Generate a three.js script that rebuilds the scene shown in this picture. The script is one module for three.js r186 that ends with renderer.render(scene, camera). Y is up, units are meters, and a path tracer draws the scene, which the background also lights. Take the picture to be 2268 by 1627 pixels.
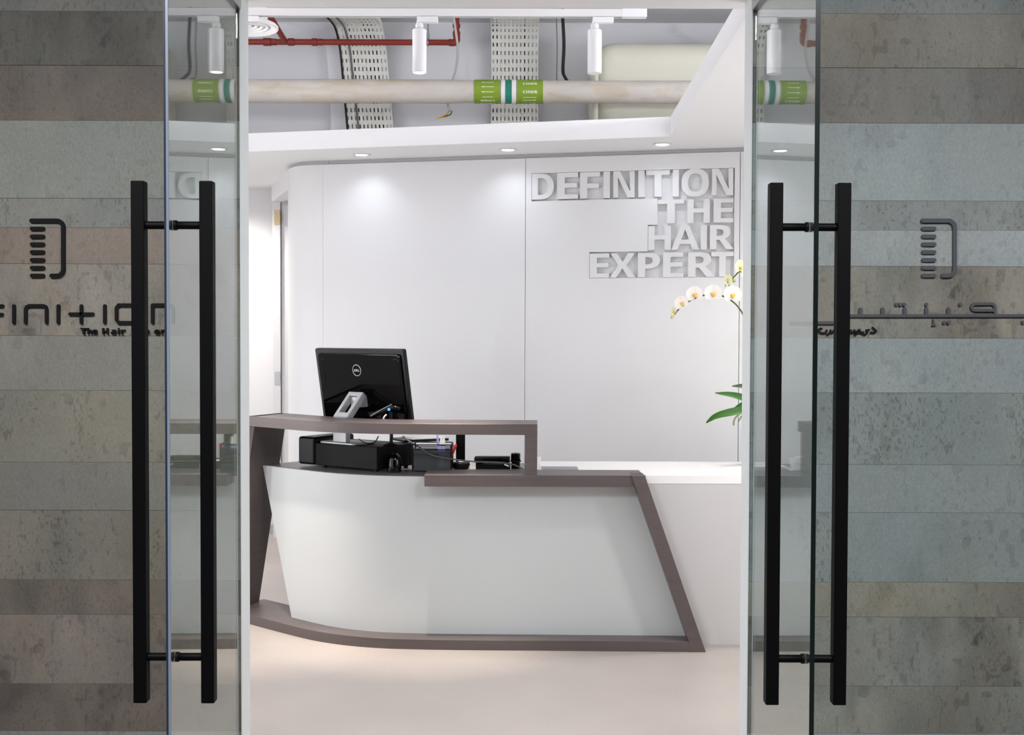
import * as THREE from 'three';
import { RoundedBoxGeometry } from 'three/addons/geometries/RoundedBoxGeometry.js';
import { mergeGeometries } from 'three/addons/utils/BufferGeometryUtils.js';
import { TextGeometry } from 'three/addons/geometries/TextGeometry.js';
import { FontLoader } from 'three/addons/loaders/FontLoader.js';
import { RectAreaLightUniformsLib } from 'three/addons/lights/RectAreaLightUniformsLib.js';

// ---------------------------------------------------------------- camera, renderer, exposure
const W = 2268, H = 1627, F = 2600, EYE = 1.52;
const PITCH = -Math.atan((813.5 - 745) / F), ROLL = 0.003;
const scene = new THREE.Scene();
const camera = new THREE.PerspectiveCamera(2 * Math.atan(H / 2 / F) * 180 / Math.PI, W / H, 0.05, 60);
camera.position.set(0, EYE, 0);
camera.rotation.set(PITCH, 0, ROLL, 'XYZ');
camera.updateMatrixWorld(true);
scene.add(camera);
const renderer = new THREE.WebGLRenderer({ antialias: true });
renderer.toneMapping = THREE.LinearToneMapping;
renderer.toneMappingExposure = 1.05;
renderer.shadowMap.enabled = true;
RectAreaLightUniformsLib.init();
scene.background = new THREE.Color(0x000000);

// large fill lights: unseen panels added in the mall corridor (their fittings are built further down)
const MALL_FILL = [[-1.7, 3.38, -1.0], [1.7, 3.38, -1.0]];
const MALL_LEVEL = 38;
for (const [x, y, z] of MALL_FILL) {
  const l = new THREE.RectAreaLight(0xf8f9ff, MALL_LEVEL, 1.2, 1.2);
  l.position.set(x, y - 0.03, z); l.lookAt(x, 0, z); scene.add(l);
}
// unseen fill panels added in the salon soffit, left of the reception
const SALON_FILL = [[-2.5, 2.64, -4.75], [-2.5, 2.64, -6.1]];
const SALON_LEVEL = 4.5;
for (const [x, y, z] of SALON_FILL) {
  const l = new THREE.RectAreaLight(0xf4f7ff, SALON_LEVEL, 1.0, 0.3);
  l.position.set(x, y - 0.02, z); l.lookAt(x, 0, z); scene.add(l);
}

// unseen battens added on the side soffits to brighten the ceiling void
const FILL_BATTENS = [[2.24, 2.81, -5.2, -1, 66], [-3.05, 2.81, -5.2, 1, 54]];
for (const [x, y, z, s, level] of FILL_BATTENS) {
  const l = new THREE.RectAreaLight(0xf8f9ff, level, 2.2, 0.08);
  l.position.set(x + s * 0.024, y + 0.024, z); l.lookAt(x + s, y + 1, z); scene.add(l);
}
// unseen upright lamps added on the side walls to brighten the soffit
const FILL_LAMPS = [[-3.2, 1.25, -4.55, 1, 24], [-3.2, 1.25, -5.5, 1, 24], [-3.2, 1.25, -6.45, 1, 13], [2.4, 1.6, -4.5, -1, 24]];
for (const [x, y, z, s, level] of FILL_LAMPS) {
  const l = new THREE.RectAreaLight(0xf6f8ff, level, 0.14, 1.2);
  l.position.set(x + s * 0.064, y, z); l.lookAt(x + s, y, z); scene.add(l);
}

// ---------------------------------------------------------------- helpers
let seed = 7;
const rnd = () => { seed = (seed * 1664525 + 1013904223) >>> 0; return seed / 4294967296; };
const rr = (a, b) => a + (b - a) * rnd();
const V = (x, y, z) => new THREE.Vector3(x, y, z);
// a pixel of the photograph and a distance along the room give a point
function ray(px, py) { const r = V((px - W / 2) / F, (H / 2 - py) / F, -1); return r.applyQuaternion(camera.quaternion); }
function P(px, py, d) { const r = ray(px, py); return r.multiplyScalar(d / -r.z).add(V(0, EYE, 0)); }
function onLevel(px, py, y) { const r = ray(px, py); return r.multiplyScalar((y - EYE) / r.y).add(V(0, EYE, 0)); }
const YD = (py, d, px = W / 2) => P(px, py, d).y;
const XD = (px, d, py = 800) => P(px, py, d).x;

const used = {};
function numbered(n) { used[n] = (used[n] || 0) + 1; return used[n] === 1 ? n : `${n}_${String(used[n] - 1).padStart(3, '0')}`; }
function fin(o) { o.castShadow = true; o.receiveShadow = true; return o; }
function mesh(name, g, m, parent) {
  if (Array.isArray(g)) g = merge(g);
  const o = fin(new THREE.Mesh(g, m));
  o.name = parent ? name : numbered(name);
  (parent || scene).add(o); return o;
}
function merge(gs) {
  gs = gs.map(g => { let n = g.index ? g.toNonIndexed() : g; for (const k of Object.keys(n.attributes)) if (!['position', 'normal', 'uv'].includes(k)) n.deleteAttribute(k); if (!n.attributes.uv) n.setAttribute('uv', new THREE.BufferAttribute(new Float32Array(n.attributes.position.count * 2), 2)); return n; });
  return gs.length === 1 ? gs[0] : mergeGeometries(gs);
}
function thing(name, label, category, pos = [0, 0, 0], turn = 0, group) {
  const o = new THREE.Group(); o.name = numbered(name); scene.add(o);
  o.position.set(...pos); o.rotation.y = turn; o.userData = { label, category };
  if (group) o.userData.group = group;
  return o;
}
function tag(o, label, category, group) { o.userData = { ...o.userData, label, category }; if (group) o.userData.group = group; return o; }
function struct(name, pos = [0, 0, 0], turn = 0) { const o = new THREE.Group(); o.name = numbered(name); scene.add(o); o.position.set(...pos); o.rotation.y = turn; o.userData.kind = 'structure'; return o; }
function structMesh(name, g, m, label) { const o = mesh(name, g, m); o.userData.kind = 'structure'; if (label) o.userData.label = label; return o; }

function metric(g, s = 1, ou = 0, ov = 0) { // uv in metres by the dominant normal axis
  if (g.index) g = g.toNonIndexed();
  const p = g.attributes.position, n = g.attributes.normal, uv = new Float32Array(p.count * 2);
  for (let i = 0; i < p.count; i++) {
    const ax = Math.abs(n.getX(i)), ay = Math.abs(n.getY(i)), az = Math.abs(n.getZ(i));
    let a, b; if (ay >= ax && ay >= az) { a = p.getX(i); b = p.getZ(i); } else if (ax > az) { a = p.getZ(i); b = p.getY(i); } else { a = p.getX(i); b = p.getY(i); }
    uv[2 * i] = a * s + ou; uv[2 * i + 1] = b * s + ov;
  }
  g.setAttribute('uv', new THREE.BufferAttribute(uv, 2)); return g;
}
const box = (x0, x1, y0, y1, z0, z1) => metric(new THREE.BoxGeometry(Math.abs(x1 - x0), Math.abs(y1 - y0), Math.abs(z1 - z0)).translate((x0 + x1) / 2, (y0 + y1) / 2, (z0 + z1) / 2));
const rbox = (x0, x1, y0, y1, z0, z1, r = 0.003, s = 2) => metric(new RoundedBoxGeometry(Math.abs(x1 - x0), Math.abs(y1 - y0), Math.abs(z1 - z0), s, r).translate((x0 + x1) / 2, (y0 + y1) / 2, (z0 + z1) / 2));
// prism over a plan polygon [[x, z], ...] between two heights
function plan(pts, y0, y1, bevel = 0, holes = []) {
  const s = new THREE.Shape(pts.map(([x, z]) => new THREE.Vector2(x, -z)));
  for (const h of holes) s.holes.push(new THREE.Path(h.map(([x, z]) => new THREE.Vector2(x, -z))));
  const g = new THREE.ExtrudeGeometry(s, { depth: y1 - y0 - 2 * bevel, bevelEnabled: bevel > 0, bevelThickness: bevel, bevelSize: bevel, bevelOffset: -bevel, bevelSegments: 1, curveSegments: 12 });
  g.rotateX(-Math.PI / 2); g.translate(0, y0 + bevel, 0); return metric(g);
}
// prism over an elevation polygon [[x, y], ...] between two z
function elev(pts, z0, z1, bevel = 0, holes = []) {
  const s = new THREE.Shape(pts.map(([x, y]) => new THREE.Vector2(x, y)));
  for (const h of holes) s.holes.push(new THREE.Path(h.map(([x, y]) => new THREE.Vector2(x, y))));
  const g = new THREE.ExtrudeGeometry(s, { depth: z1 - z0 - 2 * bevel, bevelEnabled: bevel > 0, bevelThickness: bevel, bevelSize: bevel, bevelOffset: -bevel, bevelSegments: 1 });
  return metric(g.translate(0, 0, z0 + bevel));
}
function tube(pts, r, seg = 24, rad = 8, closed = false) {
  return new THREE.TubeGeometry(new THREE.CatmullRomCurve3(pts.map(p => Array.isArray(p) ? V(...p) : p), closed, 'centripetal'), seg, r, rad, closed);
}
function rod(a, b, r, rad = 16, r2 = r) {
  a = Array.isArray(a) ? V(...a) : a; b = Array.isArray(b) ? V(...b) : b;
  const d = b.clone().sub(a), g = new THREE.CylinderGeometry(r2, r, d.length(), rad);
  g.applyQuaternion(new THREE.Quaternion().setFromUnitVectors(V(0, 1, 0), d.normalize())); const m = a.clone().add(b).multiplyScalar(0.5); return g.translate(m.x, m.y, m.z);
}
const lathe = (pts, seg = 40) => new THREE.LatheGeometry(pts.map(([r, y]) => new THREE.Vector2(r, y)), seg);
function hexa(c) { // eight corners: bottom four then top four, both counter-clockwise from above
  const f = [[3, 2, 1, 0], [4, 5, 6, 7], [0, 1, 5, 4], [1, 2, 6, 5], [2, 3, 7, 6], [3, 0, 4, 7]], pos = [];
  for (const [a, b, cc, d] of f) for (const i of [a, b, cc, a, cc, d]) pos.push(...(Array.isArray(c[i]) ? c[i] : c[i].toArray()));
  const g = new THREE.BufferGeometry(); g.setAttribute('position', new THREE.BufferAttribute(new Float32Array(pos), 3)); g.computeVertexNormals(); return metric(g);
}

// ---------------------------------------------------------------- procedural textures
function hash(x, y, s) { let h = (x * 374761393 + y * 668265263 + s * 1442695041) | 0; h = Math.imul(h ^ (h >>> 13), 1274126177); return ((h ^ (h >>> 16)) >>> 0) / 4294967296; }
function vnoise(x, y, px, py, s) {
  const x0 = Math.floor(x), y0 = Math.floor(y), fx = x - x0, fy = y - y0, u = fx * fx * (3 - 2 * fx), v = fy * fy * (3 - 2 * fy), m = (a, n) => ((a % n) + n) % n;
  const h = (i, j) => hash(m(x0 + i, px), m(y0 + j, py), s);
  return (h(0, 0) * (1 - u) + h(1, 0) * u) * (1 - v) + (h(0, 1) * (1 - u) + h(1, 1) * u) * v;
}
function fbm(u, v, fx, fy, s, oct = 4) { let a = 0, w = 0.5, t = 0; for (let o = 0; o < oct; o++) { a += w * vnoise(u * fx, v * fy, fx, fy, s + o * 17); t += w; w *= 0.55; fx *= 2; fy *= 2; } return a / t; }
function dataTex(w, h, fn, srgb = true) {
  const d = new Uint8Array(w * h * 4);
  for (let j = 0; j < h; j++) for (let i = 0; i < w; i++) { const c = fn(i / w, j / h, i, j), k = (j * w + i) * 4; for (let q = 0; q < 3; q++) d[k + q] = Math.max(0, Math.min(255, c[q] * 255)); d[k + 3] = 255; }
  const t = new THREE.DataTexture(d, w, h); t.wrapS = t.wrapT = THREE.RepeatWrapping; t.magFilter = THREE.LinearFilter; t.minFilter = THREE.LinearMipmapLinearFilter; t.generateMipmaps = true;
  if (srgb) t.colorSpace = THREE.SRGBColorSpace; t.needsUpdate = true; return t;
}
const sm = (a, b, x) => { const t = Math.max(0, Math.min(1, (x - a) / (b - a))); return t * t * (3 - 2 * t); };
// limestone: kinds differ in cloudiness, pits and veins
function stoneTex(s, { cloud = 0.08, speck = 0.5, pit = 0.3, warm = 0.03 }) {
  return dataTex(1024, 512, (u, v, i, j) => {
    const c = fbm(u, v, 10, 5, s, 5) - 0.5, big = fbm(u, v, 4, 2, s + 90, 3) - 0.5, fine = vnoise(u * 400, v * 200, 400, 200, s + 5) - 0.5, grit = hash(i, j, s + 3) - 0.5;
    let b = 0.86 + cloud * (c * 2.4 + big * 1.2) + fine * 0.07 + grit * 0.09;
    const patch = sm(0.5, 0.68, fbm(u, v, 6, 3, s + 31, 3));
    b -= patch * cloud * 1.2;
    const sp = vnoise(u * 220, v * 110, 220, 110, s + 44) * (0.55 + 0.6 * fbm(u, v, 9, 5, s + 12, 3)); b -= sm(0.68, 0.8, sp) * speck * 0.55;
    const p = vnoise(u * 70, v * 46, 70, 46, s + 61) * (0.5 + 0.75 * fbm(u, v, 7, 4, s + 71, 3)); b -= sm(0.72, 0.82, p) * pit * 0.7;
    const vein = Math.abs(fbm(u, v, 7, 5, s + 101, 4) - 0.5); b -= sm(0.012, 0.0, vein) * sm(0.55, 0.7, fbm(u, v, 5, 3, s + 111, 2)) * 0.35 * pit * 2;
    const w = warm * (fbm(u, v, 8, 4, s + 200, 3) - 0.5) * 2;
    return [b + w, b, b - w];
  });
}
const STONE = [stoneTex(11, { cloud: 0.035, speck: 0.1, pit: 0.07, warm: 0.012 }), stoneTex(37, { cloud: 0.1, speck: 0.16, pit: 0.14, warm: 0.03 }), stoneTex(53, { cloud: 0.045, speck: 0.22, pit: 0.1, warm: 0.018 }), stoneTex(79, { cloud: 0.07, speck: 0.1, pit: 0.1, warm: 0.035 })];
const stoneBump = dataTex(512, 256, (u, v, i, j) => { const b = 0.6 + 0.3 * (fbm(u, v, 40, 20, 5, 4) - 0.5) + 0.15 * (hash(i, j, 9) - 0.5) - 0.5 * sm(0.74, 0.85, vnoise(u * 70, v * 46, 70, 46, 61)); return [b, b, b]; }, false);
const grainTex = dataTex(512, 512, (u, v, i, j) => { const b = 0.88 + 0.05 * (fbm(u, v, 3, 70, 15, 4) - 0.5) * 2 + 0.05 * (hash(i, j, 4) - 0.5) + 0.04 * (fbm(u, v, 6, 6, 8, 3) - 0.5); return [b + 0.006, b, b - 0.004]; });
const floorTex = dataTex(512, 512, (u, v, i, j) => { const b = 0.93 + 0.06 * (fbm(u, v, 6, 6, 21, 4) - 0.5) + 0.03 * (hash(i, j, 6) - 0.5); return [b, b - 0.004 * (fbm(u, v, 4, 4, 2, 2)), b - 0.008]; });
const pipeTex = dataTex(1024, 256, (u, v) => { const st = sm(0.5, 0.72, fbm(u, v, 10, 5, 77, 4)), st2 = sm(0.62, 0.7, fbm(u, v, 26, 14, 78, 3)); const b = 0.95 + 0.05 * (fbm(u, v, 30, 6, 3, 3) - 0.5); return [b - st * 0.03 - st2 * 0.02, b - st * 0.05 - st2 * 0.035, b - st * 0.09 - st2 * 0.06]; });
const plasterBump = dataTex(512, 512, (u, v, i, j) => { const b = 0.5 + 0.4 * (fbm(u, v, 24, 24, 41, 5) - 0.5); return [b, b, b]; }, false);
const tx = (t, r) => { const c = t.clone(); c.repeat.set(r, r); c.needsUpdate = true; return c; };

// ---------------------------------------------------------------- materials
const std = (c, roughness = 0.6, o = {}) => new THREE.MeshStandardMaterial({ color: c, roughness, ...o });
const phys = (c, roughness = 0.5, o = {}) => new THREE.MeshPhysicalMaterial({ color: c, roughness, ...o });
const M = {
  wall: std(0xececee, 0.55), wallPanel: phys(0xe3e3e3, 0.42, { specularIntensity: 0.5 }), ceil: std(0xf1f0f0, 0.8), slab: std(0xdcdcde, 0.9, { bumpMap: tx(plasterBump, 0.7), bumpScale: 0.004 }),
  voidWall: std(0xe6e6e8, 0.9, { bumpMap: tx(plasterBump, 0.7), bumpScale: 0.003 }), skirting: std(0xb9bcc0, 0.6),
  floor: phys(0xc1b8b2, 0.38, { map: tx(floorTex, 0.5), specularIntensity: 0.6 }), mallFloor: std(0x6a6864, 0.5), mallWall: std(0x3a3836, 0.8), mallCeil: std(0x454442, 0.9),
  jamb: std(0xdfe3e2, 0.5), taupe: phys(0x6b6261, 0.38, { map: tx(grainTex, 1.1), specularIntensity: 0.6 }), whitePanel: phys(0xc5c8c7, 0.3, { specularIntensity: 0.7 }), counterTopLit: phys(0xf2f1ef, 0.3, { specularIntensity: 0.6 }), counter: phys(0xcbc9c8, 0.28, { specularIntensity: 0.7 }),  // counter unit: downlit top and shaded front are put into two colours
  worktop: phys(0x6d6866, 0.3, { specularIntensity: 0.7 }), black: phys(0x08080a, 0.4, { specularIntensity: 0.5 }), blackMatte: phys(0x070708, 0.55, { specularIntensity: 0.35 }), gloss: phys(0x030303, 0.06, { specularIntensity: 0.4 }), bezel: phys(0x0a0b0c, 0.35, { specularIntensity: 0.5 }),
  alu: std(0xb4b5b6, 0.38, { metalness: 0.35 }), chrome: std(0xd8dadc, 0.2, { metalness: 1 }), steel: std(0xa9abad, 0.35, { metalness: 0.8 }), brass: std(0xc9b88f, 0.35, { metalness: 0.6 }),
  handle: phys(0x030304, 0.55, { specularIntensity: 0.2 }), letterDark: phys(0x0d0d0f, 0.7, { specularIntensity: 0.4 }), letterGrey: phys(0x4a4b50, 0.6, { specularIntensity: 0.5 }),
  red: std(0x8e3024, 0.45), pipe: std(0xd2cbc1, 0.75, { map: pipeTex }), tray: std(0xe9e8df, 0.5), duct: std(0xdedccb, 0.8), spot: std(0xe8e6e6, 0.45), white: std(0xeeeeee, 0.5), cableGrey: std(0x6f6d6b, 0.6), cableLight: std(0xc9c6c0, 0.6), cableBlack: std(0x101010, 0.6),
  clear: phys(0xffffff, 0.05, { transmission: 1, thickness: 0, ior: 1.45 }), smoke: phys(0x9a9fa2, 0.16, { transmission: 0.75, thickness: 0, ior: 1.45 }),
  glass: phys(0xf0f6f4, 0.0, { transmission: 1, thickness: 0, ior: 1.8 }), edgeDark: phys(0x0c1613, 0.3, { specularIntensity: 0.4 }), edgeBlue: phys(0x232d36, 0.3, { specularIntensity: 0.4 }), edgeLit: phys(0x737b8a, 0.3),
  lensCool: std(0xffffff, 0.4, { emissive: 0xf2f6ff, emissiveIntensity: 3 }), lensWarm: std(0xffffff, 0.4, { emissive: 0xffe6c4, emissiveIntensity: 3 }), fillGlow: std(0xffffff, 0.5, { emissive: 0xfff8ee, emissiveIntensity: 2.2 }), led: std(0x102040, 0.3, { emissive: 0x2a6bff, emissiveIntensity: 4 }),
  leaf: phys(0x33661f, 0.38, { specularIntensity: 0.6, side: THREE.DoubleSide }), leafDark: phys(0x27481f, 0.38, { side: THREE.DoubleSide }), stem: std(0x4a5a30, 0.6), root: std(0x8a8e6a, 0.7), petal: phys(0xfdf8f0, 0.6, { transmission: 0.15, thickness: 0, side: THREE.DoubleSide }), petalLime: phys(0xf0eec4, 0.6, { transmission: 0.15, thickness: 0, side: THREE.DoubleSide }), lip: std(0xe6bd55, 0.6), bud: std(0xbcc47c, 0.6), vase: phys(0xe8e8e6, 0.25),
  blue: std(0x3a50c8, 0.4), paleBlue: std(0xaab4ee, 0.4), redPen: std(0xd8402c, 0.4), yellow: std(0xd8b24a, 0.6), paper: std(0xf2f2f2, 0.8), green: std(0x7d9a2c, 0.6),
};

// ================================================================ SETTING
const XL = -3.2, XR = 2.4, CEIL = 2.64, SLAB = 3.7, FRONT = 3.85, INNER = 3.95;
structMesh('floor', box(XL - 0.1, XR + 0.1, -0.1, 0, -10, -3.9), M.floor, 'pale cream seamless reception floor');
structMesh('floor', box(-5, 5, -0.1, 0, -3.9, 5), M.mallFloor, 'grey corridor floor outside the glass doors');
const TOP = 3.5;
structMesh('ceiling', plan([[-5, 5], [5, 5], [5, -3.85], [-5, -3.85]].map(([a, b]) => [a, b]), TOP, TOP + 0.1), M.mallCeil, 'corridor ceiling outside the shop');
structMesh('wall_rear', box(-5, 5, 0, TOP, 5, 5.1), M.mallWall);
structMesh('wall_corridor_left', box(-5.1, -5, 0, TOP, -3.95, 5), M.mallWall);
structMesh('wall_corridor_right', box(5, 5.1, 0, TOP, -3.95, 5), M.mallWall);

// stone clad facade either side of the doorway
const JL = -0.891, JR = 0.781;
const ROWS = [-90, 28, 148, 270, 442, 507, 587, 746, 867, 1026, 1132, 1286, 1363, 1516, 1621, 1745, 1800];
const ROWY = ROWS.map(p => YD(p, FRONT)); ROWY[0] = CEIL + 0.012; ROWY[ROWY.length - 1] = 0;
//            left colour, right colour, texture
const ROWC = [[0x7c7b74, 0x868c88, 2], [0x57544b, 0x7d796d, 1], [0x71655a, 0x75726a, 3], [0x92948b, 0x9da5a3, 0], [0x898982, 0x929792, 2], [0x918376, 0xa4aaa8, 0], [0x847c70, 0x7c796e, 1], [0x8f8c81, 0x99a19f, 0],
  [0x8b8779, 0x8a928e, 2], [0x86837a, 0x919a98, 0], [0x847f73, 0x8c9591, 2], [0x72695f, 0x868578, 3], [0x7b7167, 0x7c7c74, 1], [0x695f57, 0x7a7a71, 1], [0x94948f, 0x99a09e, 0], [0x77736b, 0x8a8d88, 3]];
for (const side of [0, 1]) {
  const g = struct(side ? 'wall_front_right' : 'wall_front_left');
  g.userData.label = side ? 'greenish grey limestone banded wall right of the glass doors' : 'brownish limestone banded wall left of the glass doors';
  const a = side ? JR : -5, b = side ? 5 : JL;
  mesh('backing', box(a, b, 0, TOP, -INNER, -FRONT - 0.03), M.wall, g);
  for (let k = 0; k < ROWC.length; k++) {
    const y1 = ROWY[k] - 0.0002, y0 = ROWY[k + 1] + 0.0002, proud = rr(0, 0.003);
    const lift = [1, 1.35, 1.02, 1.22][ROWC[k][2]], m = std(new THREE.Color(ROWC[k][side]).multiplyScalar(lift), 0.62, { map: STONE[ROWC[k][2]], bumpMap: stoneBump, bumpScale: 0.0008 });
    const s = metric(rbox(a, b, y0, y1, -FRONT - 0.03, -FRONT + proud, 0.0006, 1), 0.8, rnd(), rnd());
    mesh('stone_slab', s, m, g);
  }
  mesh('stone_slab', metric(rbox(a, b, CEIL + 0.014, TOP, -FRONT - 0.03, -FRONT, 0.0012, 1), 0.8, rnd(), rnd()), std(ROWC[0][side], 0.62, { map: STONE[0] }), g);
}
structMesh('wall_front', [box(JL, JR, CEIL + 0.005, TOP, -INNER, -FRONT - 0.002), box(XL, XR, TOP, SLAB, -INNER, -FRONT)], M.wall, 'white bulkhead above the doorway');
structMesh('trim_1', rbox(JL, JL + 0.004, 0, CEIL, -INNER - 0.012, -FRONT + 0.005, 0.001), M.jamb, 'pale jamb lining by the left glass door');
structMesh('trim_2', rbox(JR - 0.004, JR, 0, CEIL, -INNER - 0.012, -FRONT + 0.005, 0.001), M.jamb, 'pale jamb lining by the right glass door');

// salon shell
structMesh('wall_left', box(XL - 0.1, XL, 0, SLAB, -10, -INNER), M.wall);
structMesh('wall_right', box(XR, XR + 0.1, 0, SLAB, -10, -INNER), M.wall);
structMesh('wall_end', box(XL, XR, 0, CEIL, -9.75, -9.65), M.wall);
structMesh('ceiling', box(XL, XR, SLAB, SLAB + 0.1, -10, -FRONT), M.slab, 'concrete slab painted grey above the open ceiling void');
structMesh('wall_void', box(XL, XR, CEIL + 0.11, SLAB, -8.32, -8.22), M.voidWall, 'plastered wall at the back of the ceiling void');
const sofL = onLevel(537, 336, CEIL), sofR = onLevel(1485, 302, CEIL), sofF = onLevel(1640, 58, CEIL);
const sofSlope = (sofR.z - sofL.z) / (sofR.x - sofL.x), frontEdge = onLevel(1100, 18, CEIL).z;
const sideX = sofR.x + (sofF.x - sofR.x) * (frontEdge - sofR.z) / (sofF.z - sofR.z);
const holeL = -1.85;
structMesh('ceiling', plan([[XL, -FRONT - 0.03], [XR, -FRONT - 0.03], [XR, -9.65], [XL, -9.65]], CEIL, CEIL + 0.11, 0,
  [[[holeL, frontEdge], [sideX, frontEdge], [sofR.x, sofR.z], [holeL, sofR.z + sofSlope * (holeL - sofR.x)]]]), M.ceil, 'white dropped soffit framing the open ceiling void');

structMesh('added_trim_3', rbox(holeL - 0.02, holeL, CEIL + 0.11, CEIL + 0.17, sofR.z + sofSlope * (holeL - sofR.x), frontEdge, 0.002, 1), M.ceil, 'low upstand added along the salon soffit edge to screen the batten');  // unseen lip added to keep batten light off the soffit fascia
// feature wall: panels standing on a line turned a little from the doorway
const D0 = 7.26, ALPHA = Math.atan(0.225), ca = Math.cos(ALPHA), sa = Math.sin(ALPHA);
const sAt = (px, py = 700) => { const r = ray(px, py), t = r.x / -r.z; return t * D0 / (ca + t * sa); };
const yAt = (px, py) => { const r = ray(px, py), s = sAt(px, py), d = D0 - s * sa; return EYE + r.y * d / -r.z; };
const fw = struct('wall_back', [0, 0, -D0], -ALPHA);
fw.userData.label = 'white panelled feature wall behind the reception desk';
const sA = sAt(715), sB = sAt(1163), sC = sAt(1637), sE = sC + 1.0, wallTop = CEIL - 0.026;
mesh('backing', box(sA - 0.05, sE, 0, wallTop, -0.16, -0.045), M.wall, fw);
mesh('reveal_back', box(sA - 0.05, sE, wallTop, CEIL, -0.16, -0.05), M.wall, fw);
mesh('wall_panel', rbox(sA + 0.0015, sB - 0.0015, 0, wallTop, -0.045, 0, 0.0015, 1), M.wallPanel, fw);
mesh('wall_panel', rbox(sC + 0.0015, sE, 0, wallTop, -0.045, 0, 0.0015, 1), M.wallPanel, fw);
// the panel with the carved words: a stepped recess with letters left standing
const SX = z => sAt(1150 + z / 3.698), REC = 0.03;
const ROWSIGN = [
  { t: 'DEFINITION', y: [2.36, 2.519], x: [[100, 278], [305, 476], [493, 655], [684, 736], [765, 938], [968, 1020], [1032, 1225], [1250, 1300], [1322, 1545], [1570, 1745]] },
  { t: 'THE', y: [2.2, 2.342], x: [[1130, 1345], [1372, 1555], [1585, 1750]] },
  { t: 'HAIR', y: [2.042, 2.186], x: [[1052, 1238], [1240, 1470], [1482, 1532], [1556, 1752]] },
  { t: 'EXPERT', y: [1.878, 2.026], x: [[575, 735], [738, 950], [970, 1150], [1175, 1340], [1380, 1600], [1570, 1752]] },
];
{
  const rects = ROWSIGN.map((r, k) => [SX(r.x[0][0]) - (k ? 0.002 : 0.002), SX(1755), r.y[0] - (k === 3 ? 0.002 : 0.009), r.y[1] + (k === 0 ? 0.002 : 0.009)]);
  for (let k = 0; k < 3; k++) { const m = (rects[k][2] + rects[k + 1][3]) / 2; rects[k][2] = m; rects[k + 1][3] = m; }
  const R = rects[0][1], hole = [[R, rects[3][2]], [R, rects[0][3]]];
  for (let k = 0; k < 4; k++) hole.push([rects[k][0], rects[k][3]], [rects[k][0], rects[k][2]]);
  mesh('wall_panel', elev([[sB + 0.0015, 0], [sC - 0.0015, 0], [sC - 0.0015, wallTop], [sB + 0.0015, wallTop]], -0.045, 0, 0, [hole]), M.wallPanel, fw);
}
mesh('recess_floor', box(sB + 0.01, sC - 0.01, 1.8, 2.56, -0.045, -REC), M.wallPanel, fw);
const font = await new FontLoader().loadAsync('fonts/droid/droid_sans_bold.typeface.json');
function glyph(ch, x0, x1, y0, y1, z0, z1, bevel = 0) {
  const g = new TextGeometry(ch, { font, size: 1, depth: 1, curveSegments: 6, bevelEnabled: false });
  g.computeBoundingBox(); const b = g.boundingBox;
  g.translate(-b.min.x, -b.min.y, 0); g.scale((x1 - x0) / (b.max.x - b.min.x), (y1 - y0) / (b.max.y - b.min.y), (z1 - z0)); g.translate(x0, y0, z0); g.computeVertexNormals(); return metric(g);
}
for (const r of ROWSIGN) [...r.t].forEach((ch, i) => {
  const x0 = SX(r.x[i][0]), x1 = SX(r.x[i][1]);
  const g = ch === 'I' ? box(x0, x1, r.y[0], r.y[1], -REC, -0.0005) : glyph(ch, x0, x1, r.y[0] - (ch === 'O' ? 0.004 : 0), r.y[1] + (ch === 'O' ? 0.004 : 0), -REC, -0.0005);
  mesh('letter_' + ch.toLowerCase(), g, M.wallPanel, fw);
});

// rounded wall end, doorway and corridor on the left
const cornerW = [[-1.213, -7.533], [-1.29, -7.553], [-1.36, -7.585], [-1.415, -7.635], [-1.455, -7.7], [-1.482, -7.78], [-1.505, -7.9], [-1.52, -8.0]];
const cornerS = new THREE.CatmullRomCurve3(cornerW.map(([x, z]) => V(x, 0, z)), false, 'centripetal').getPoints(48).map(p => [p.x, p.z]);
const cw = struct('wall_corner'); cw.userData.label = 'rounded white end of the feature wall by the corridor';
mesh('curved_panel', plan([...cornerS, [-1.36, -8.05], [-1.3, -7.85], [-1.2, -7.7]].reverse(), 0, wallTop), M.wallPanel, cw);
mesh('reveal_back', plan([...cornerS.map(([x, z]) => [x + 0.03, z - 0.04]), [-1.3, -8.05], [-1.1, -7.75]].reverse(), wallTop, CEIL), M.wall, cw);
mesh('return_wall', plan([[-1.36, -8.05], [-1.3, -7.85], [-1.2, -7.7], [1.6, -7.1], [1.6, -7.3], [-1.0, -8.05]], 0, wallTop), M.wall, cw);
const cor = struct('wall_corridor'); cor.userData.label = 'brightly lit white corridor wall beyond the desk';
mesh('far_wall', box(XL, -1.6, 0, CEIL, -9.1, -9.0), M.wall, cor);
mesh('header', plan([[-1.505, -7.98], [-1.8, -8.8], [-1.72, -8.83], [-1.4, -8.05]].reverse(), 2.52, CEIL), M.wall, cor);
mesh('skirting', box(XL, -1.83, 0, 0.07, -8.998, -8.985), M.skirting, cor);
const dr = struct('door_1'); dr.userData.label = 'white corridor door standing open with brass hinges';
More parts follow.
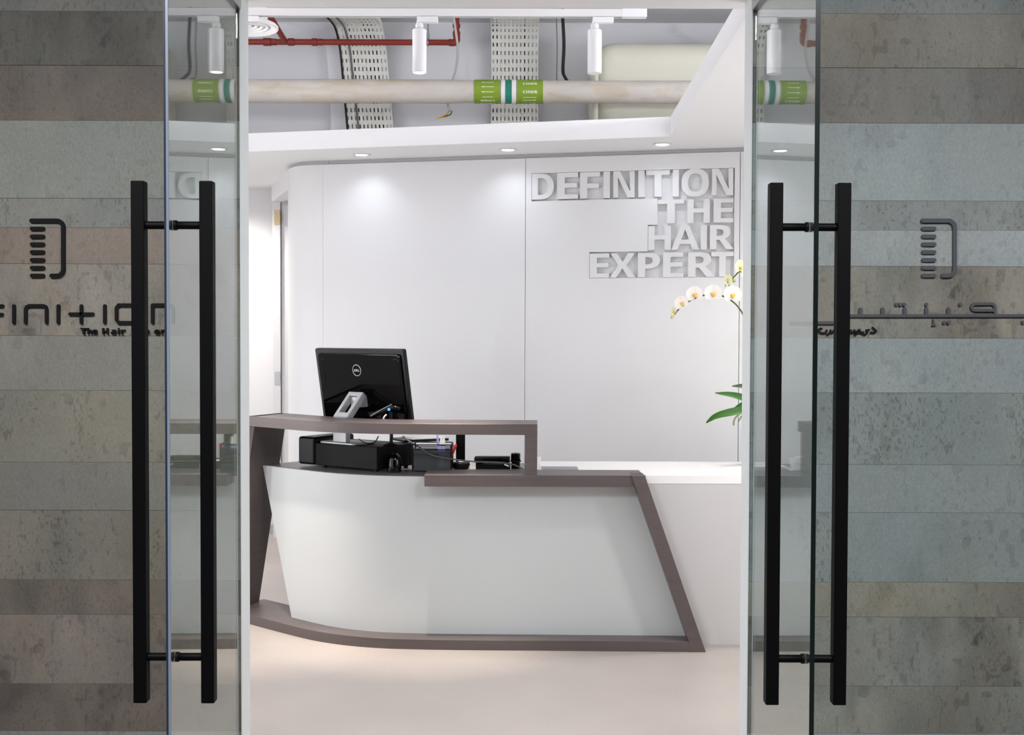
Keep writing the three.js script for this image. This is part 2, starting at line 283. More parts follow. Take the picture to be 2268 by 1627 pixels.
{
  const dj = 8.8, x0 = XD(607, dj), x1 = XD(621.5, dj);
  mesh('door_frame', rbox(x0 - 0.01, x1, 0, 2.54, -dj - 0.06, -dj, 0.002, 1), M.wall, dr);
  mesh('door_leaf', rbox(x1 + 0.003, x1 + 0.6, 0.01, 2.5, -dj - 0.06, -dj - 0.02, 0.003, 1), M.wall, dr);
  for (const [pa, pb] of [[465, 498], [822, 852]]) {
    const h = mesh('hinge', rbox(x0 + 0.004, x1 - 0.002, YD(pb, dj, 614), YD(pa, dj, 614), -dj, -dj + 0.003, 0.001, 1), pa < 600 ? M.brass : M.steel, dr);
    if (pa < 600) { mesh('hinge_knuckle', rod([x1 - 0.002, YD(pb, dj, 614) + 0.012, -dj + 0.007], [x1 - 0.002, YD(pa, dj, 614) - 0.012, -dj + 0.007], 0.007), M.brass, h); for (const t of [0.2, 0.5, 0.8]) mesh('screw', new THREE.CylinderGeometry(0.003, 0.003, 0.002, 10).rotateX(Math.PI / 2).translate(x0 + 0.014 + (t === 0.5 ? 0.01 : 0), YD(pb, dj, 614) + t * 0.1, -dj + 0.004), M.steel, h); }
  }
}

// ================================================================ GLASS DOORS
function glassDoor(side) {
  const X = side < 0 ? JL : JR + 0.002, near = side < 0 ? 3.052 : 3.055, far = FRONT - 0.01, t = 0.006, dh = side < 0 ? 3.114 : 3.132;
  const xc = X + (side < 0 ? -t : t);
  const g = thing('glass_door', side < 0 ? 'frameless clear glass door standing open beside the brownish stone wall' : 'frameless clear glass door standing open beside the greenish grey stone wall', 'door');
  mesh('glass_pane', box(xc - 0.002, xc + 0.002, 0.012, CEIL - 0.012, -far, -near - 0.004), M.glass, g);
  if (side > 0) mesh('polished_edge', box(xc - t, xc + t, 0.012, CEIL - 0.012, -near - 0.004, -near), M.edgeDark, g);
  else { mesh('polished_edge', box(xc - t, xc - 0.0005, 0.012, CEIL - 0.012, -near - 0.004, -near), M.edgeBlue, g); mesh('polished_edge', box(xc - 0.0005, xc + t, 0.012, CEIL - 0.012, -near - 0.004, -near), M.edgeLit, g); }  // bright line of the better lit left edge painted as a pale strip
  const y1 = YD(404, dh), y0 = YD(1555, dh), ya = YD(501, dh), yb = YD(1456, dh), b = 0.0175;
  for (const s of [-1, 1]) {
    const bx = xc + s * 0.09;
    const bar = mesh('pull_bar', rbox(bx - b, bx + b, y0, y1, -dh - b, -dh + b, 0.0025), M.handle, g);
    for (const y of [ya, yb]) {
      mesh('standoff', rod([bx - s * b, y, -dh], [xc + s * 0.0025, y, -dh], 0.0105, 20), M.handle, bar);
      mesh('standoff_washer', rod([xc + s * 0.0025, y, -dh], [xc + s * (t + 0.004), y, -dh], 0.0135, 20), M.blackMatte, bar);
    }
  }
  for (const [a, b2] of [[0.002, 0.06], [CEIL - 0.06, CEIL - 0.002]]) mesh('patch_fitting', rbox(xc - 0.014, xc + 0.014, a, b2, -far - 0.002, -far + 0.16, 0.002), M.steel, g);
}
glassDoor(-1); glassDoor(1);

// ================================================================ WALL LETTERING
const LZ = -FRONT + 0.004;
function stroke(pts, w, depth = 0.006) { // a rounded bar following pixel points on the facade
  const q = pts.map(([x, y]) => { const p = P(x, y, FRONT - 0.012); return V(p.x, p.y, 0); }), r = w / 2 * (FRONT - 0.012) / F, gs = [];
  for (let i = 0; i < q.length; i++) {
    gs.push(new THREE.CylinderGeometry(r, r, depth, 14).rotateX(Math.PI / 2).translate(q[i].x, q[i].y, LZ + depth / 2 - 0.0003));
    if (i) { const a = q[i - 1], d = q[i].clone().sub(a), L = d.length(); gs.push(new THREE.BoxGeometry(L, 2 * r, depth).rotateZ(Math.atan2(d.y, d.x)).translate((a.x + q[i].x) / 2, (a.y + q[i].y) / 2, LZ + depth / 2 + i * 0.00006)); }
  }
  return gs;
}
const arcPts = (cx, cy, rx, ry, a0, a1, n = 6) => Array.from({ length: n + 1 }, (_, i) => { const a = (a0 + (a1 - a0) * i / n) * Math.PI / 180; return [cx + rx * Math.cos(a), cy + ry * Math.sin(a)]; });
function combLogo(dx, m, cat) {
  const g = thing('comb_emblem', cat ? 'grey comb shaped letter D emblem on the greenish stone wall' : 'black comb shaped letter D emblem on the brownish stone wall', 'emblem');
  mesh('comb_back', stroke([[68.5 + dx, 488], [124 + dx, 488], ...arcPts(124 + dx, 503, 15, 15, -90, 0), [139 + dx, 595], ...arcPts(126 + dx, 596, 13, 14, 0, 90), [113 + dx, 610]], 9), m, g);
  for (let k = 0; k < 7; k++) mesh('comb_tooth', stroke([[69.5 + dx, 505.8 + k * 17.35], [94 + dx, 505.8 + k * 17.35]], 8.6), m, g);
  return g;
}
combLogo(0, M.letterDark, 0); combLogo(1976.5, M.letterGrey, 1);
{
  const g = thing('wall_lettering', 'black stylised shop name letters mounted on the brownish stone wall', 'lettering'), m = M.letterDark, t = 675, b = 714, w = 7.2;
  const L = { letter_d: [[[-230, t], [-185, t], [-172, t + 13], [-172, b - 13], [-185, b], [-230, b], [-230, t]]], letter_e: [[[-95, t], [-140, t], [-150, t + 10], [-150, b - 10], [-140, b], [-95, b]], [[-150, 695], [-98, 695]]], letter_f: [[[4, t + 2], [-40, t + 2], [-50, t + 12], [-50, b]], [[-50, 696], [3, 696]]], letter_i: [[[29.5, t + 2], [29.5, b]]],
    letter_n: [[[55.5, b], [55.5, t + 10], [58, t + 4], [64, t + 1.5], [94, t + 1.5], [100, t + 4], [102, t + 10], [102, b]]], letter_i_b: [[[128, t + 2], [128, b]]], letter_t: [[[154, 695], [204, 695]], [[179, t + 2], [179, b]]], letter_i_c: [[[231, t + 2], [231, b]]],
    letter_o: [[[262, t], [312, t], [320, t + 6], [320, b - 6], [312, b], [262, b], [257, b - 6], [257, t + 6], [262, t]]], letter_n_b: [[[337, b], [337, t], [375, t], [383, t + 8], [383, b]]] };
  for (const [n, ss] of Object.entries(L)) mesh(n.replace(/_[bc]$/, ''), ss.flatMap(s => stroke(s, w)), m, g);
  const tg = thing('wall_tagline', 'small black latin tagline below the black shop name letters', 'lettering');
  const chars = [['T', 177, 192], ['h', 193, 203], ['e', 204, 215], ['H', 226, 239], ['a', 245, 256], ['i', 260, 263.5], ['r', 267, 277], ['E', 292, 302], ['x', 305, 317], ['p', 319, 330], ['e', 341, 353], ['r', 356, 364], ['t', 366, 375]];
  for (const [c, a, bq] of chars) { const p0 = P(a, 740, FRONT - 0.012), p1 = P(bq, 726, FRONT - 0.012), low = 'aerxp'.includes(c) && c !== 't', h = p1.y - p0.y; mesh('letter_' + c.toLowerCase(), glyph(c, p0.x, p1.x, p0.y - (c === 'p' ? h * 0.28 : 0), p0.y + h * (low ? 0.76 : 1), LZ, LZ + 0.008), m, tg); }
}
{
  const g = thing('wall_lettering', 'grey arabic word of joined strokes and dots on the greenish stone wall', 'lettering'), m = M.letterGrey;
  mesh('baseline_stroke', stroke([[1815 - 60, 714.5], [1848, 714.5], [1853, 711], [1855, 706], [1856, 699], [2420, 698.5]], 6.6), m, g);
  for (const x of [1907, 1956, 2005, 2053, 2102]) mesh('tooth_stroke', stroke([[x, 684.5], [x, 698]], 8), m, g);
  mesh('loop_stroke', stroke([[2205, 698], [2205, 681], [2203, 675], [2198, 672.5], [2160, 672.5], [2154, 676], [2152.5, 680], [2155, 685], [2161, 687], [2203, 687]], 6), m, g);
  for (const [x, y] of [[1987, 674], [1995.5, 674], [2004, 674], [2053, 674], [2128, 673.5], [2092.5, 714], [2102, 714], [2267, 713.5]]) mesh('dot', stroke([[x, y]], 8), m, g);
  mesh('hamza_mark', stroke([[2068, 708], [2069, 717], [2066, 720], [2073, 719]], 3.4), m, g);
  const tg = thing('wall_tagline', 'small dark arabic tagline below the grey arabic word', 'lettering'), w = 3.8;
  const strokesT = [[[1934, 725], [1942, 733], [1937, 736.5], [1930, 736]], [[1926, 730], [1920, 731], [1922, 736], [1917, 741], [1911, 739], [1913, 735]], [[1908, 736], [1904, 730], [1899, 734], [1904, 737], [1909, 736], [1896, 736]], [[1896, 736], [1893, 731], [1891, 736], [1886, 736]], [[1886, 731], [1884, 738], [1879, 741]], [[1848, 731], [1846, 736], [1840, 736]], [[1841, 731], [1838, 738], [1833, 741]], [[1832, 731], [1830, 737], [1820, 737], [1814, 734], [1813, 730]], [[1817, 727], [1821, 727]], [[1894, 741], [1897, 741]]];
  for (const s of strokesT) mesh('arabic_stroke', stroke(s, w, 0.005), M.letterDark, tg);
}

// ================================================================ CEILING VOID SERVICES
const PD = 7.35;
{ // insulated chilled water pipe
  const y = YD(203, PD, 1100), r = 0.0695, g = thing('insulated_pipe', 'long stained cream insulated water pipe crossing the ceiling void', 'pipe');
  const body = new THREE.CylinderGeometry(r, r, XR - XL - 0.02, 40, 60, true).rotateZ(Math.PI / 2).translate((XL + XR) / 2, y, -PD);
  { const p = body.attributes.position, uv = body.attributes.uv; for (let i = 0; i < p.count; i++) { const x = p.getX(i), k = 1 + 0.05 * (fbm((x + 4) / 8, 0.2, 24, 4, 5, 3) - 0.5) + (x < -0.4 ? 0.05 : 0); p.setY(i, y + (p.getY(i) - y) * k); p.setZ(i, -PD + (p.getZ(i) + PD) * k); uv.setXY(i, x / 3, uv.getX(i)); } body.computeVertexNormals(); }
  mesh('pipe_jacket', body, M.pipe, g);
  const cv = (w, h, fn) => { const c = document.createElement('canvas'); c.width = w; c.height = h; fn(c.getContext('2d'), w, h); const t = new THREE.CanvasTexture(c); t.colorSpace = THREE.SRGBColorSpace; return t; };
  const arrow = (q, x, yy, l, dir) => { q.fillRect(x - l / 2, yy - 4, l, 8); q.beginPath(); const tip = x + dir * l / 2; q.moveTo(tip, yy); q.lineTo(tip - dir * 22, yy - 12); q.lineTo(tip - dir * 22, yy + 12); q.fill(); };
  const text = (q, s, x, yy, flip) => { q.save(); q.translate(x, yy); if (flip) q.rotate(Math.PI); q.font = 'bold 50px sans-serif'; q.textAlign = 'center'; q.textBaseline = 'middle'; q.fillText(s, 0, 0); q.restore(); };
  // the sticker wraps the lower front of the pipe: top of the canvas is the top edge
  const wrap = (pa, pb, tex, col, nm) => {
    const x0 = XD(pa, PD, 200), x1 = XD(pb, PD, 200), R = r + 0.0035, n = 24, pos = [], uv = [], idx = [];
    for (let i = 0; i <= n; i++) { const a = (75 - 190 * i / n) * Math.PI / 180; for (const [x, u] of [[x0, 0], [x1, 1]]) { pos.push(x, y + R * Math.sin(a), -PD + R * Math.cos(a)); uv.push(u, 1 - i / n); } }
    for (let i = 0; i < n; i++) { const a = 2 * i; idx.push(a, a + 2, a + 1, a + 1, a + 2, a + 3); }
    const q = new THREE.BufferGeometry(); q.setAttribute('position', new THREE.BufferAttribute(new Float32Array(pos), 3)); q.setAttribute('uv', new THREE.BufferAttribute(new Float32Array(uv), 2)); q.setIndex(idx); q.computeVertexNormals();
    mesh(nm, q, std(tex ? 0xffffff : col, 0.5, { map: tex || null, side: THREE.DoubleSide }), g);
  };
  const bg = (q, w, h) => { q.fillStyle = '#7f9b26'; q.fillRect(0, 0, w, h); q.fillStyle = '#dfe6d4'; };
  wrap(1051, 1108, cv(256, 512, (q, w, h) => { bg(q, w, h); arrow(q, 132, 96, 120, -1); arrow(q, 132, 168, 120, -1); arrow(q, 132, 236, 120, -1); q.fillRect(78, 300, 110, 8); text(q, 'CHWR', 132, 360, true); text(q, 'CHWR', 132, 440, true); }), 0, 'flow_sticker');
  wrap(1145, 1202, cv(256, 512, (q, w, h) => { bg(q, w, h); text(q, 'CHWR', 128, 120); text(q, 'CHWR', 128, 236); q.fillRect(60, 306, 130, 6); arrow(q, 124, 352, 130, 1); arrow(q, 124, 420, 130, 1); }), 0, 'flow_sticker');
  wrap(1119.5, 1133, null, 0x1d7d68, 'colour_band');
  wrap(1110, 1119, null, 0xe6e8e4, 'white_band'); wrap(1133.5, 1143, null, 0xe6e8e4, 'white_band');
}
{ // sprinkler pipe
  const d = 7.96, y = YD(93.5, d, 800), g = thing('sprinkler_pipe', 'red sprinkler pipe with elbow and tee hung above the insulated pipe', 'pipe'), r = 0.0195, xe = XD(1011, d, 95);
  mesh('pipe_run', rod([XL + 0.01, y, -d], [xe - 0.03, y, -d], r, 20), M.red, g);
  mesh('elbow', tube([[xe - 0.05, y, -d], [xe - 0.015, y, -d], [xe, y + 0.015, -d], [xe, y + 0.05, -d]], r * 1.22, 24, 16), M.red, g);
  mesh('riser', rod([xe, y + 0.04, -d], [xe, SLAB, -d], r, 20), M.red, g);
  for (const [px, rr2, l] of [[592, 1.35, 0.05], [607, 1.15, 0.03], [697, 1.3, 0.035], [645, 1.3, 0.04], [710, 1.15, 0.03]]) { const x = XD(px, d, 95); mesh('coupling', rod([x - l / 2, y, -d], [x + l / 2, y, -d], r * rr2, 20), M.red, g); }
  for (const yy of [0.05, 0.1]) mesh('coupling', rod([xe, y + yy, -d], [xe, y + yy + 0.022, -d], r * 1.3, 20), M.red, g);
  const tee = V(XD(632, d, 95), y, -d), top = P(598, 36, d - 0.35);
  mesh('branch_pipe', rod(tee, top.clone().add(top.clone().sub(tee).multiplyScalar(0.6)), r, 20), M.red, g);
  const hx = XD(948, d, 95);
  mesh('hanger_ring', new THREE.TorusGeometry(r * 1.25, 0.005, 8, 24).rotateY(Math.PI / 2).translate(hx, y, -d), M.steel, g);
  mesh('hanger_rod', rod([hx, y + r, -d], [hx, SLAB, -d], 0.005, 10), M.steel, g);
  mesh('hanger_nut', rod([hx, y + r + 0.005, -d], [hx, y + r + 0.04, -d], 0.01, 6), M.steel, g);
}
// perforated cable trays: up the wall, round a bend and along the slab
function cableTray(pl, pr, label, lean) {
  const d = 8.12, g = thing('cable_tray', label, 'cable tray'), xb0 = XD(pl, d, 200), xb1 = XD(pr, d, 200), Wt = xb1 - xb0, y0 = CEIL + 0.111, yb = 3.42, Rb = 0.2, gs = [];
  const map = (x, s, n) => { // s: length along the tray, n: out of its face
    const xx = xb0 + x + lean * Math.max(0, s) * -1, Ls = yb - y0, A = Rb * Math.PI / 2;
    if (s <= Ls) return [xx, y0 + s, -d + n];
    if (s <= Ls + A) { const a = (s - Ls) / Rb; return [xx, yb + (Rb - n) * Math.sin(a), -d + Rb - (Rb - n) * Math.cos(a)]; }
    return [xx, yb + Rb - n, -d + Rb + (s - Ls - A)];
  };
  const cell = (x0, x1, s0, s1, n0 = 0, n1 = 0.002) => gs.push(hexa([map(x0, s0, n0), map(x1, s0, n0), map(x1, s0, n1), map(x0, s0, n1), map(x0, s1, n0), map(x1, s1, n0), map(x1, s1, n1), map(x0, s1, n1)]));
  const pitch = 0.056, slot = 0.027, cols = 12, cw2 = Wt / cols, sw = 0.0085, rows = 34;
  for (let k = 0; k < rows; k++) {
    const s = k * pitch; cell(0, Wt, s, s + pitch - slot);
    let x = 0; for (let c = 0; c < cols; c++) { const xc = (c + 0.5) * cw2; cell(x, xc - sw / 2, s + pitch - slot, s + pitch); x = xc + sw / 2; } cell(x, Wt, s + pitch - slot, s + pitch);
  }
  mesh('tray_sheet', gs.splice(0), M.tray, g);
  for (const x of [0, Wt - 0.002]) { for (let k = 0; k < rows; k++) cell(x, x + 0.002, k * pitch, (k + 1) * pitch, -0.035, 0); mesh('tray_flange', gs.splice(0), M.tray, g); }
  for (const [x, r] of lean > 0 ? [[0.29, 0.008], [0.62, 0.008], [0.7, 0.008], [0.78, 0.007]] : [[0.05, 0.007], [0.13, 0.007], [0.71, 0.008]]) mesh('cable_in_tray', tube(Array.from({ length: 12 }, (_, i) => map(x * Wt + 0.006 * Math.sin(i * 1.3 + x * 9), 0.02 + i * 0.11, -0.012)), r, 40, 6), M.cableBlack, g);
  return { g, map, Wt };
}
const t1 = cableTray(774, 877, 'perforated cream cable tray with a black edge cable', 0.09);
mesh('edge_cable', tube(Array.from({ length: 14 }, (_, i) => t1.map(0.004, 0.01 + i * 0.1, 0.008)), 0.007, 50, 8), M.cableBlack, t1.g);
mesh('face_cable', tube(Array.from({ length: 14 }, (_, i) => t1.map(0.085 - i * 0.002, 0.01 + i * 0.1, 0.008)), 0.006, 50, 8), M.cableGrey, t1.g);
const t2 = cableTray(1088, 1192, 'straight perforated cream cable tray behind the green pipe stickers', 0);
tag(mesh('trunking_cover', elev([[XD(738, 8.2, 200), CEIL + 0.112], [XD(776, 8.2, 280), CEIL + 0.112], [XD(768, 8.2, 180), 3.2], [XD(758, 8.2, 60), 3.55], [XD(722, 8.2, 60), 3.55], [XD(732, 8.2, 180), 3.2]], -8.22, -8.16, 0.003), M.voidWall), 'white painted trunking cover beside the leaning cable tray', 'trunking');
tag(mesh('black_cable', tube([V(P(1246, 30, 7.75).x, SLAB, -7.75), P(1246, 30, 7.75), P(1249, 100, 7.75), P(1247, 160, 7.75), P(1252, 172, 7.7), P(1258, 182, 7.62)], 0.011, 30, 8), M.cableBlack), 'thick black cable dropping straight behind the insulated pipe', 'cable');
tag(mesh('thin_cable', tube([V(P(1232, 30, 7.75).x, SLAB, -7.75), P(1232, 30, 7.75), P(1234, 100, 7.75), P(1233, 168, 7.75), P(1234, 178, 7.6)], 0.004, 24, 6), M.cableGrey), 'thin grey cable hanging beside the thick black cable', 'cable');
tag(mesh('loose_cable', tube([P(1004, 30, 7.85), P(1014, 110, 7.85), P(1010, 150, 7.8), P(1002, 178, 7.7), P(994, 205, 7.55), P(992, 234, 7.5), P(999, 246, 7.5)], 0.008, 40, 8), M.cableLight), 'pale loose cable hanging from the sprinkler pipe elbow', 'cable');
{
  const g = thing('loose_wires', 'bare yellow and black wire ends dangling below the insulated pipe', 'wire');
  mesh('yellow_wire', tube([P(994, 246, 7.5), P(990, 252, 7.48), P(978, 258, 7.47), P(965, 264, 7.46)], 0.004, 20, 6), M.yellow, g);
  mesh('brown_wire', tube([P(996, 244, 7.5), P(988, 256, 7.49), P(976, 260, 7.48), P(970, 262, 7.48)], 0.003, 20, 6), std(0x9a6a2c, 0.6), g);
  mesh('black_wire', tube([P(997, 240, 7.5), P(1000, 246, 7.5), P(999, 252, 7.5), P(992, 256, 7.49), P(982, 259, 7.49)], 0.003, 20, 6), M.cableBlack, g);
}
{ // wide air duct at the right of the void
  const g = thing('air_duct', 'wide pale yellowish air duct at the right of the ceiling void', 'duct'), x0 = XD(1300, 7.9, 200);
  const s = []; const zc = -7.85, yc = 3.16, rw = 0.2;
  mesh('duct_body', new RoundedBoxGeometry(XR - x0 - 0.02, 0.56, 0.5, 6, 0.16).translate((x0 + XR) / 2, yc, zc), M.duct, g);
  for (const x of [x0 + 0.02, x0 + 0.9]) mesh('duct_flange', new RoundedBoxGeometry(0.03, 0.58, 0.52, 6, 0.165).translate(x + 0.02, yc, zc), M.duct, g);
}
{ // round ceiling diffuser
  const d = 5.66, c = P(543, 54, d), g = thing('air_diffuser', 'white round air diffuser with concentric rings in the ceiling void', 'diffuser', [c.x, c.y, c.z]);
  mesh('outer_rim', lathe([[0.12, -0.01], [0.148, -0.022], [0.156, -0.018], [0.157, -0.008], [0.15, 0], [0.12, 0.004], [0.12, -0.01]], 56), M.white, g);
  for (const [k, r] of [0.104, 0.079, 0.054].entries()) mesh('ring', new THREE.TorusGeometry(r, 0.0085, 10, 48).rotateX(Math.PI / 2).translate(0, -0.006 + k * 0.002, 0), M.white, g);
  mesh('centre_cap', lathe([[0, -0.012], [0.03, -0.01], [0.036, -0.002], [0, 0.006]]), M.white, g);
  mesh('neck_duct', lathe([[0.105, 0.015], [0.105, SLAB - c.y], [0.1, SLAB - c.y], [0.1, 0.015], [0.105, 0.015]]), M.white, g);
}

// ================================================================ LIGHTS IN THE SALON
function downlight(x, z, lab, I = 0.34, tilt = 0) {
  const g = thing('recessed_downlight', lab, 'downlight', [x, CEIL, z], 0, 'downlights along the rear soffit');
  mesh('trim_ring', lathe([[0.036, -0.002], [0.05, -0.006], [0.056, -0.003], [0.056, -0.0005], [0.036, -0.0005], [0.036, -0.002]], 32), M.spot, g);
  mesh('lens', new THREE.CylinderGeometry(0.036, 0.036, 0.003, 28).translate(0, -0.0035, 0), M.lensCool, g);
  const l = new THREE.SpotLight(0xe8f0ff, I, 8, 1.05, 1, 2); l.position.set(x, CEIL - 0.012, z); l.target.position.set(x + 0.12, 0, z - 0.55); l.castShadow = true; l.shadow.radius = 2; scene.add(l, l.target);
}
const DL = [[801, 342], [1125, 331], [1467, 319]].map(([a, b]) => onLevel(a, b, CEIL));
const step = DL[2].clone().sub(DL[0]).multiplyScalar(0.5);
for (const [p, where] of [[DL[0].clone().sub(step), 'near the corridor door'], [DL[0], 'above the computer monitor'], [DL[1], 'above the middle wall panel seam'], [DL[2], 'above the carved wall lettering'], [DL[2].clone().add(step), 'above the orchid']]) downlight(p.x, p.z, 'small lit recessed downlight in the rear soffit ' + where);
// track with two cylinder spots in view
const TD = 5.43, trackY = YD(37, TD, 900);
{
  const g = thing('lighting_track', 'white ceiling track carrying cylinder spotlights across the void', 'track'), x1 = XD(1430, TD, 30);
  mesh('track_rail', rbox(-1.9, x1, trackY, trackY + 0.034, -TD - 0.018, -TD + 0.018, 0.002, 1), M.spot, g);
  mesh('track_groove', box(-1.88, x1 - 0.03, trackY - 0.0005, trackY + 0.004, -TD - 0.004, -TD + 0.004), M.cableGrey, g);
  mesh('track_end_cap', rbox(x1 - 0.11, x1 + 0.004, trackY - 0.002, trackY + 0.036, -TD - 0.02, -TD + 0.02, 0.002, 1), M.white, g);
  for (const x of [-1.7, -0.8, 0.2]) mesh('suspension_rod', rod([x, trackY + 0.034, -TD], [x, SLAB, -TD], 0.004, 8), M.steel, g);
}
function trackSpot(px, lit, label, xw, I = 20) {
  const x = xw ?? XD(px, TD, 110), g = thing('track_spotlight', label, 'spotlight', [x, trackY, -TD], 0, undefined);
  const top = -(65 - 37) * TD / F, bot = -(160 - 37) * TD / F, r = 0.0325;
  mesh('adapter', rbox(-0.01, 0.085, -0.028, -0.001, -0.017, 0.017, 0.003), M.white, g);
  mesh('swivel_arm', [rod([0, -0.02, 0], [0, top + 0.005, 0], 0.013, 16), new THREE.SphereGeometry(0.019, 16, 12).translate(0, -0.042, 0)], M.spot, g);
  mesh('housing', lathe([[0.0, top + 0.002], [r - 0.006, top + 0.002], [r, top - 0.004], [r, bot + 0.002], [r - 0.002, bot], [r - 0.006, bot + 0.001], [r - 0.007, bot + 0.012], [0, bot + 0.012]], 36), M.spot, g);
  mesh('lens', new THREE.CylinderGeometry(r - 0.0065, r - 0.0065, 0.004, 28).translate(0, bot + 0.003, 0), lit ? M.lensWarm : M.white, g);
  if (lit) { const l = new THREE.SpotLight(0xffefdf, I, 12, 0.3, 0.9, 2); l.position.set(x, trackY + bot - 0.008, -TD); l.target.position.set(x, 0, -TD - 0.42); l.castShadow = true; l.shadow.radius = 2; scene.add(l, l.target); }
}
trackSpot(929, true, 'lit white cylinder spotlight in front of the red sprinkler pipe');
trackSpot(1317, false, 'unlit white cylinder spotlight near the track end cap');
trackSpot(0, true, 'lit white cylinder spotlight added out of view over the salon floor', -1.25);  // extra spot added out of view for ambient light
for (const [x, y, z] of SALON_FILL) {
  const g = thing('added_recessed_panel', 'unseen flat panel light added in the salon soffit', 'added ceiling lamp', [x, y, z], 0, 'fill panels added left of the reception');
  mesh('frame', rbox(-0.53, 0.53, -0.008, -0.0005, -0.18, 0.18, 0.002), M.spot, g);
  mesh('diffuser', rbox(-0.5, 0.5, -0.013, -0.008, -0.15, 0.15, 0.002), M.fillGlow, g);
}
for (const [x, y, z, s] of FILL_BATTENS) {
  const g = thing('added_batten_lamp', s < 0 ? 'long unseen batten lamp added on the side soffit' : 'long unseen batten lamp added on the salon soffit', 'added ceiling lamp', [x, y, z]);
  mesh('foot_rail', rbox(-0.03, 0.03, CEIL + 0.112 - y, -0.02, -1.08, 1.08, 0.003), M.spot, g);
  const h = mesh('housing', rbox(-0.043, 0.043, -0.02, 0.004, -1.11, 1.11, 0.003), M.spot, g); h.rotation.z = -s * Math.PI / 4;
  const d = mesh('diffuser', rbox(-0.04, 0.04, 0.004, 0.018, -1.1, 1.1, 0.003), M.fillGlow, g); d.rotation.z = -s * Math.PI / 4;
}
for (const [x, y, z, s] of FILL_LAMPS) {
  const g = thing('added_wall_lamp', s < 0 ? 'unseen upright opal lamp added on the side wall by the entrance' : 'unseen upright opal lamp added on the salon wall', 'wall lamp', [x, y, z], 0, s < 0 ? undefined : 'upright fill lamps added along the salon wall');
  mesh('back_plate', rbox(0, s * 0.025, -0.62, 0.62, -0.08, 0.08, 0.004), M.spot, g);
  mesh('opal_shade', rbox(s * 0.025, s * 0.06, -0.6, 0.6, -0.07, 0.07, 0.012, 3), M.fillGlow, g);
}
function soffitDown(x, z, I, lab, grp) { // unseen downlights: fill added over counter end and entrance, plus the corridor lamp
  const g = thing('recessed_downlight', lab, 'downlight', [x, CEIL, z], 0, grp);
  mesh('trim_ring', lathe([[0.06, -0.002], [0.078, -0.006], [0.084, -0.0005], [0.06, -0.0005], [0.06, -0.002]], 32), M.spot, g);
  mesh('lens', new THREE.CylinderGeometry(0.06, 0.06, 0.003, 28).translate(0, -0.0035, 0), M.lensCool, g);
  const l = new THREE.SpotLight(0xfff9f2, I, 12, 1.35, 1, 2); l.position.set(x, CEIL - 0.012, z); l.target.position.set(x, 0, z); l.castShadow = true; l.shadow.radius = 3; scene.add(l, l.target);
}
soffitDown(1.55, -4.7, 6, 'round downlight added in the side soffit over the entrance', 'downlights added in the side soffit'); soffitDown(1.75, -5.9, 7, 'round downlight added in the side soffit over the entrance', 'downlights added in the side soffit');  // pair added out of view as fill for counter and desk
soffitDown(-2.25, -8.45, 12, 'round downlight in the corridor ceiling', 'downlights in the corridor ceiling');
for (const [x, y, z] of MALL_FILL) {
  const g = thing('added_corridor_panel', 'unseen square ceiling panel light added in the corridor outside', 'added ceiling lamp', [x, TOP, z], 0, 'fill panels added in the outer corridor');
  mesh('frame', rbox(-0.63, 0.63, -0.1, 0, -0.63, 0.63, 0.004), M.spot, g); mesh('diffuser', box(-0.6, 0.6, -0.112, -0.1, -0.6, 0.6), M.fillGlow, g);
}

// ================================================================ RECEPTION DESK
const FC = new THREE.CatmullRomCurve3([[-1.7, 6.42], [-1.56, 6.31], [-1.38, 6.155], [-1.18, 5.98], [-0.97, 5.815], [-0.8, 5.73], [-0.64, 5.685], [-0.38, 5.66], [0.125, 5.648], [0.6, 5.638], [1.1, 5.628]].map(([x, d]) => V(x, 0, -d)), false, 'centripetal');
const FCP = FC.getPoints(400);
function frontAt(x, off = 0) { // point of the front curve moved back by off along its normal, at the curve's x
  let i = FCP.findIndex(p => p.x >= x); if (i < 1) i = 1; const a = FCP[i - 1], b = FCP[i], t = (x - a.x) / (b.x - a.x), p = a.clone().lerp(b, t), d = b.clone().sub(a).normalize(); return V(p.x + d.z * off, 0, p.z - d.x * off);
}
function strip(x0, x1, off0, off1, y0, y1, n = 40, bevel = 0.0015, extra = []) { const a = [], b = []; for (let i = 0; i <= n; i++) { const x = x0 + (x1 - x0) * i / n, p = frontAt(x, off0), q = frontAt(x, off1); a.push([p.x, p.z]); b.push([q.x, q.z]); } return plan([...a, ...b.reverse(), ...extra], y0, y1, bevel); }
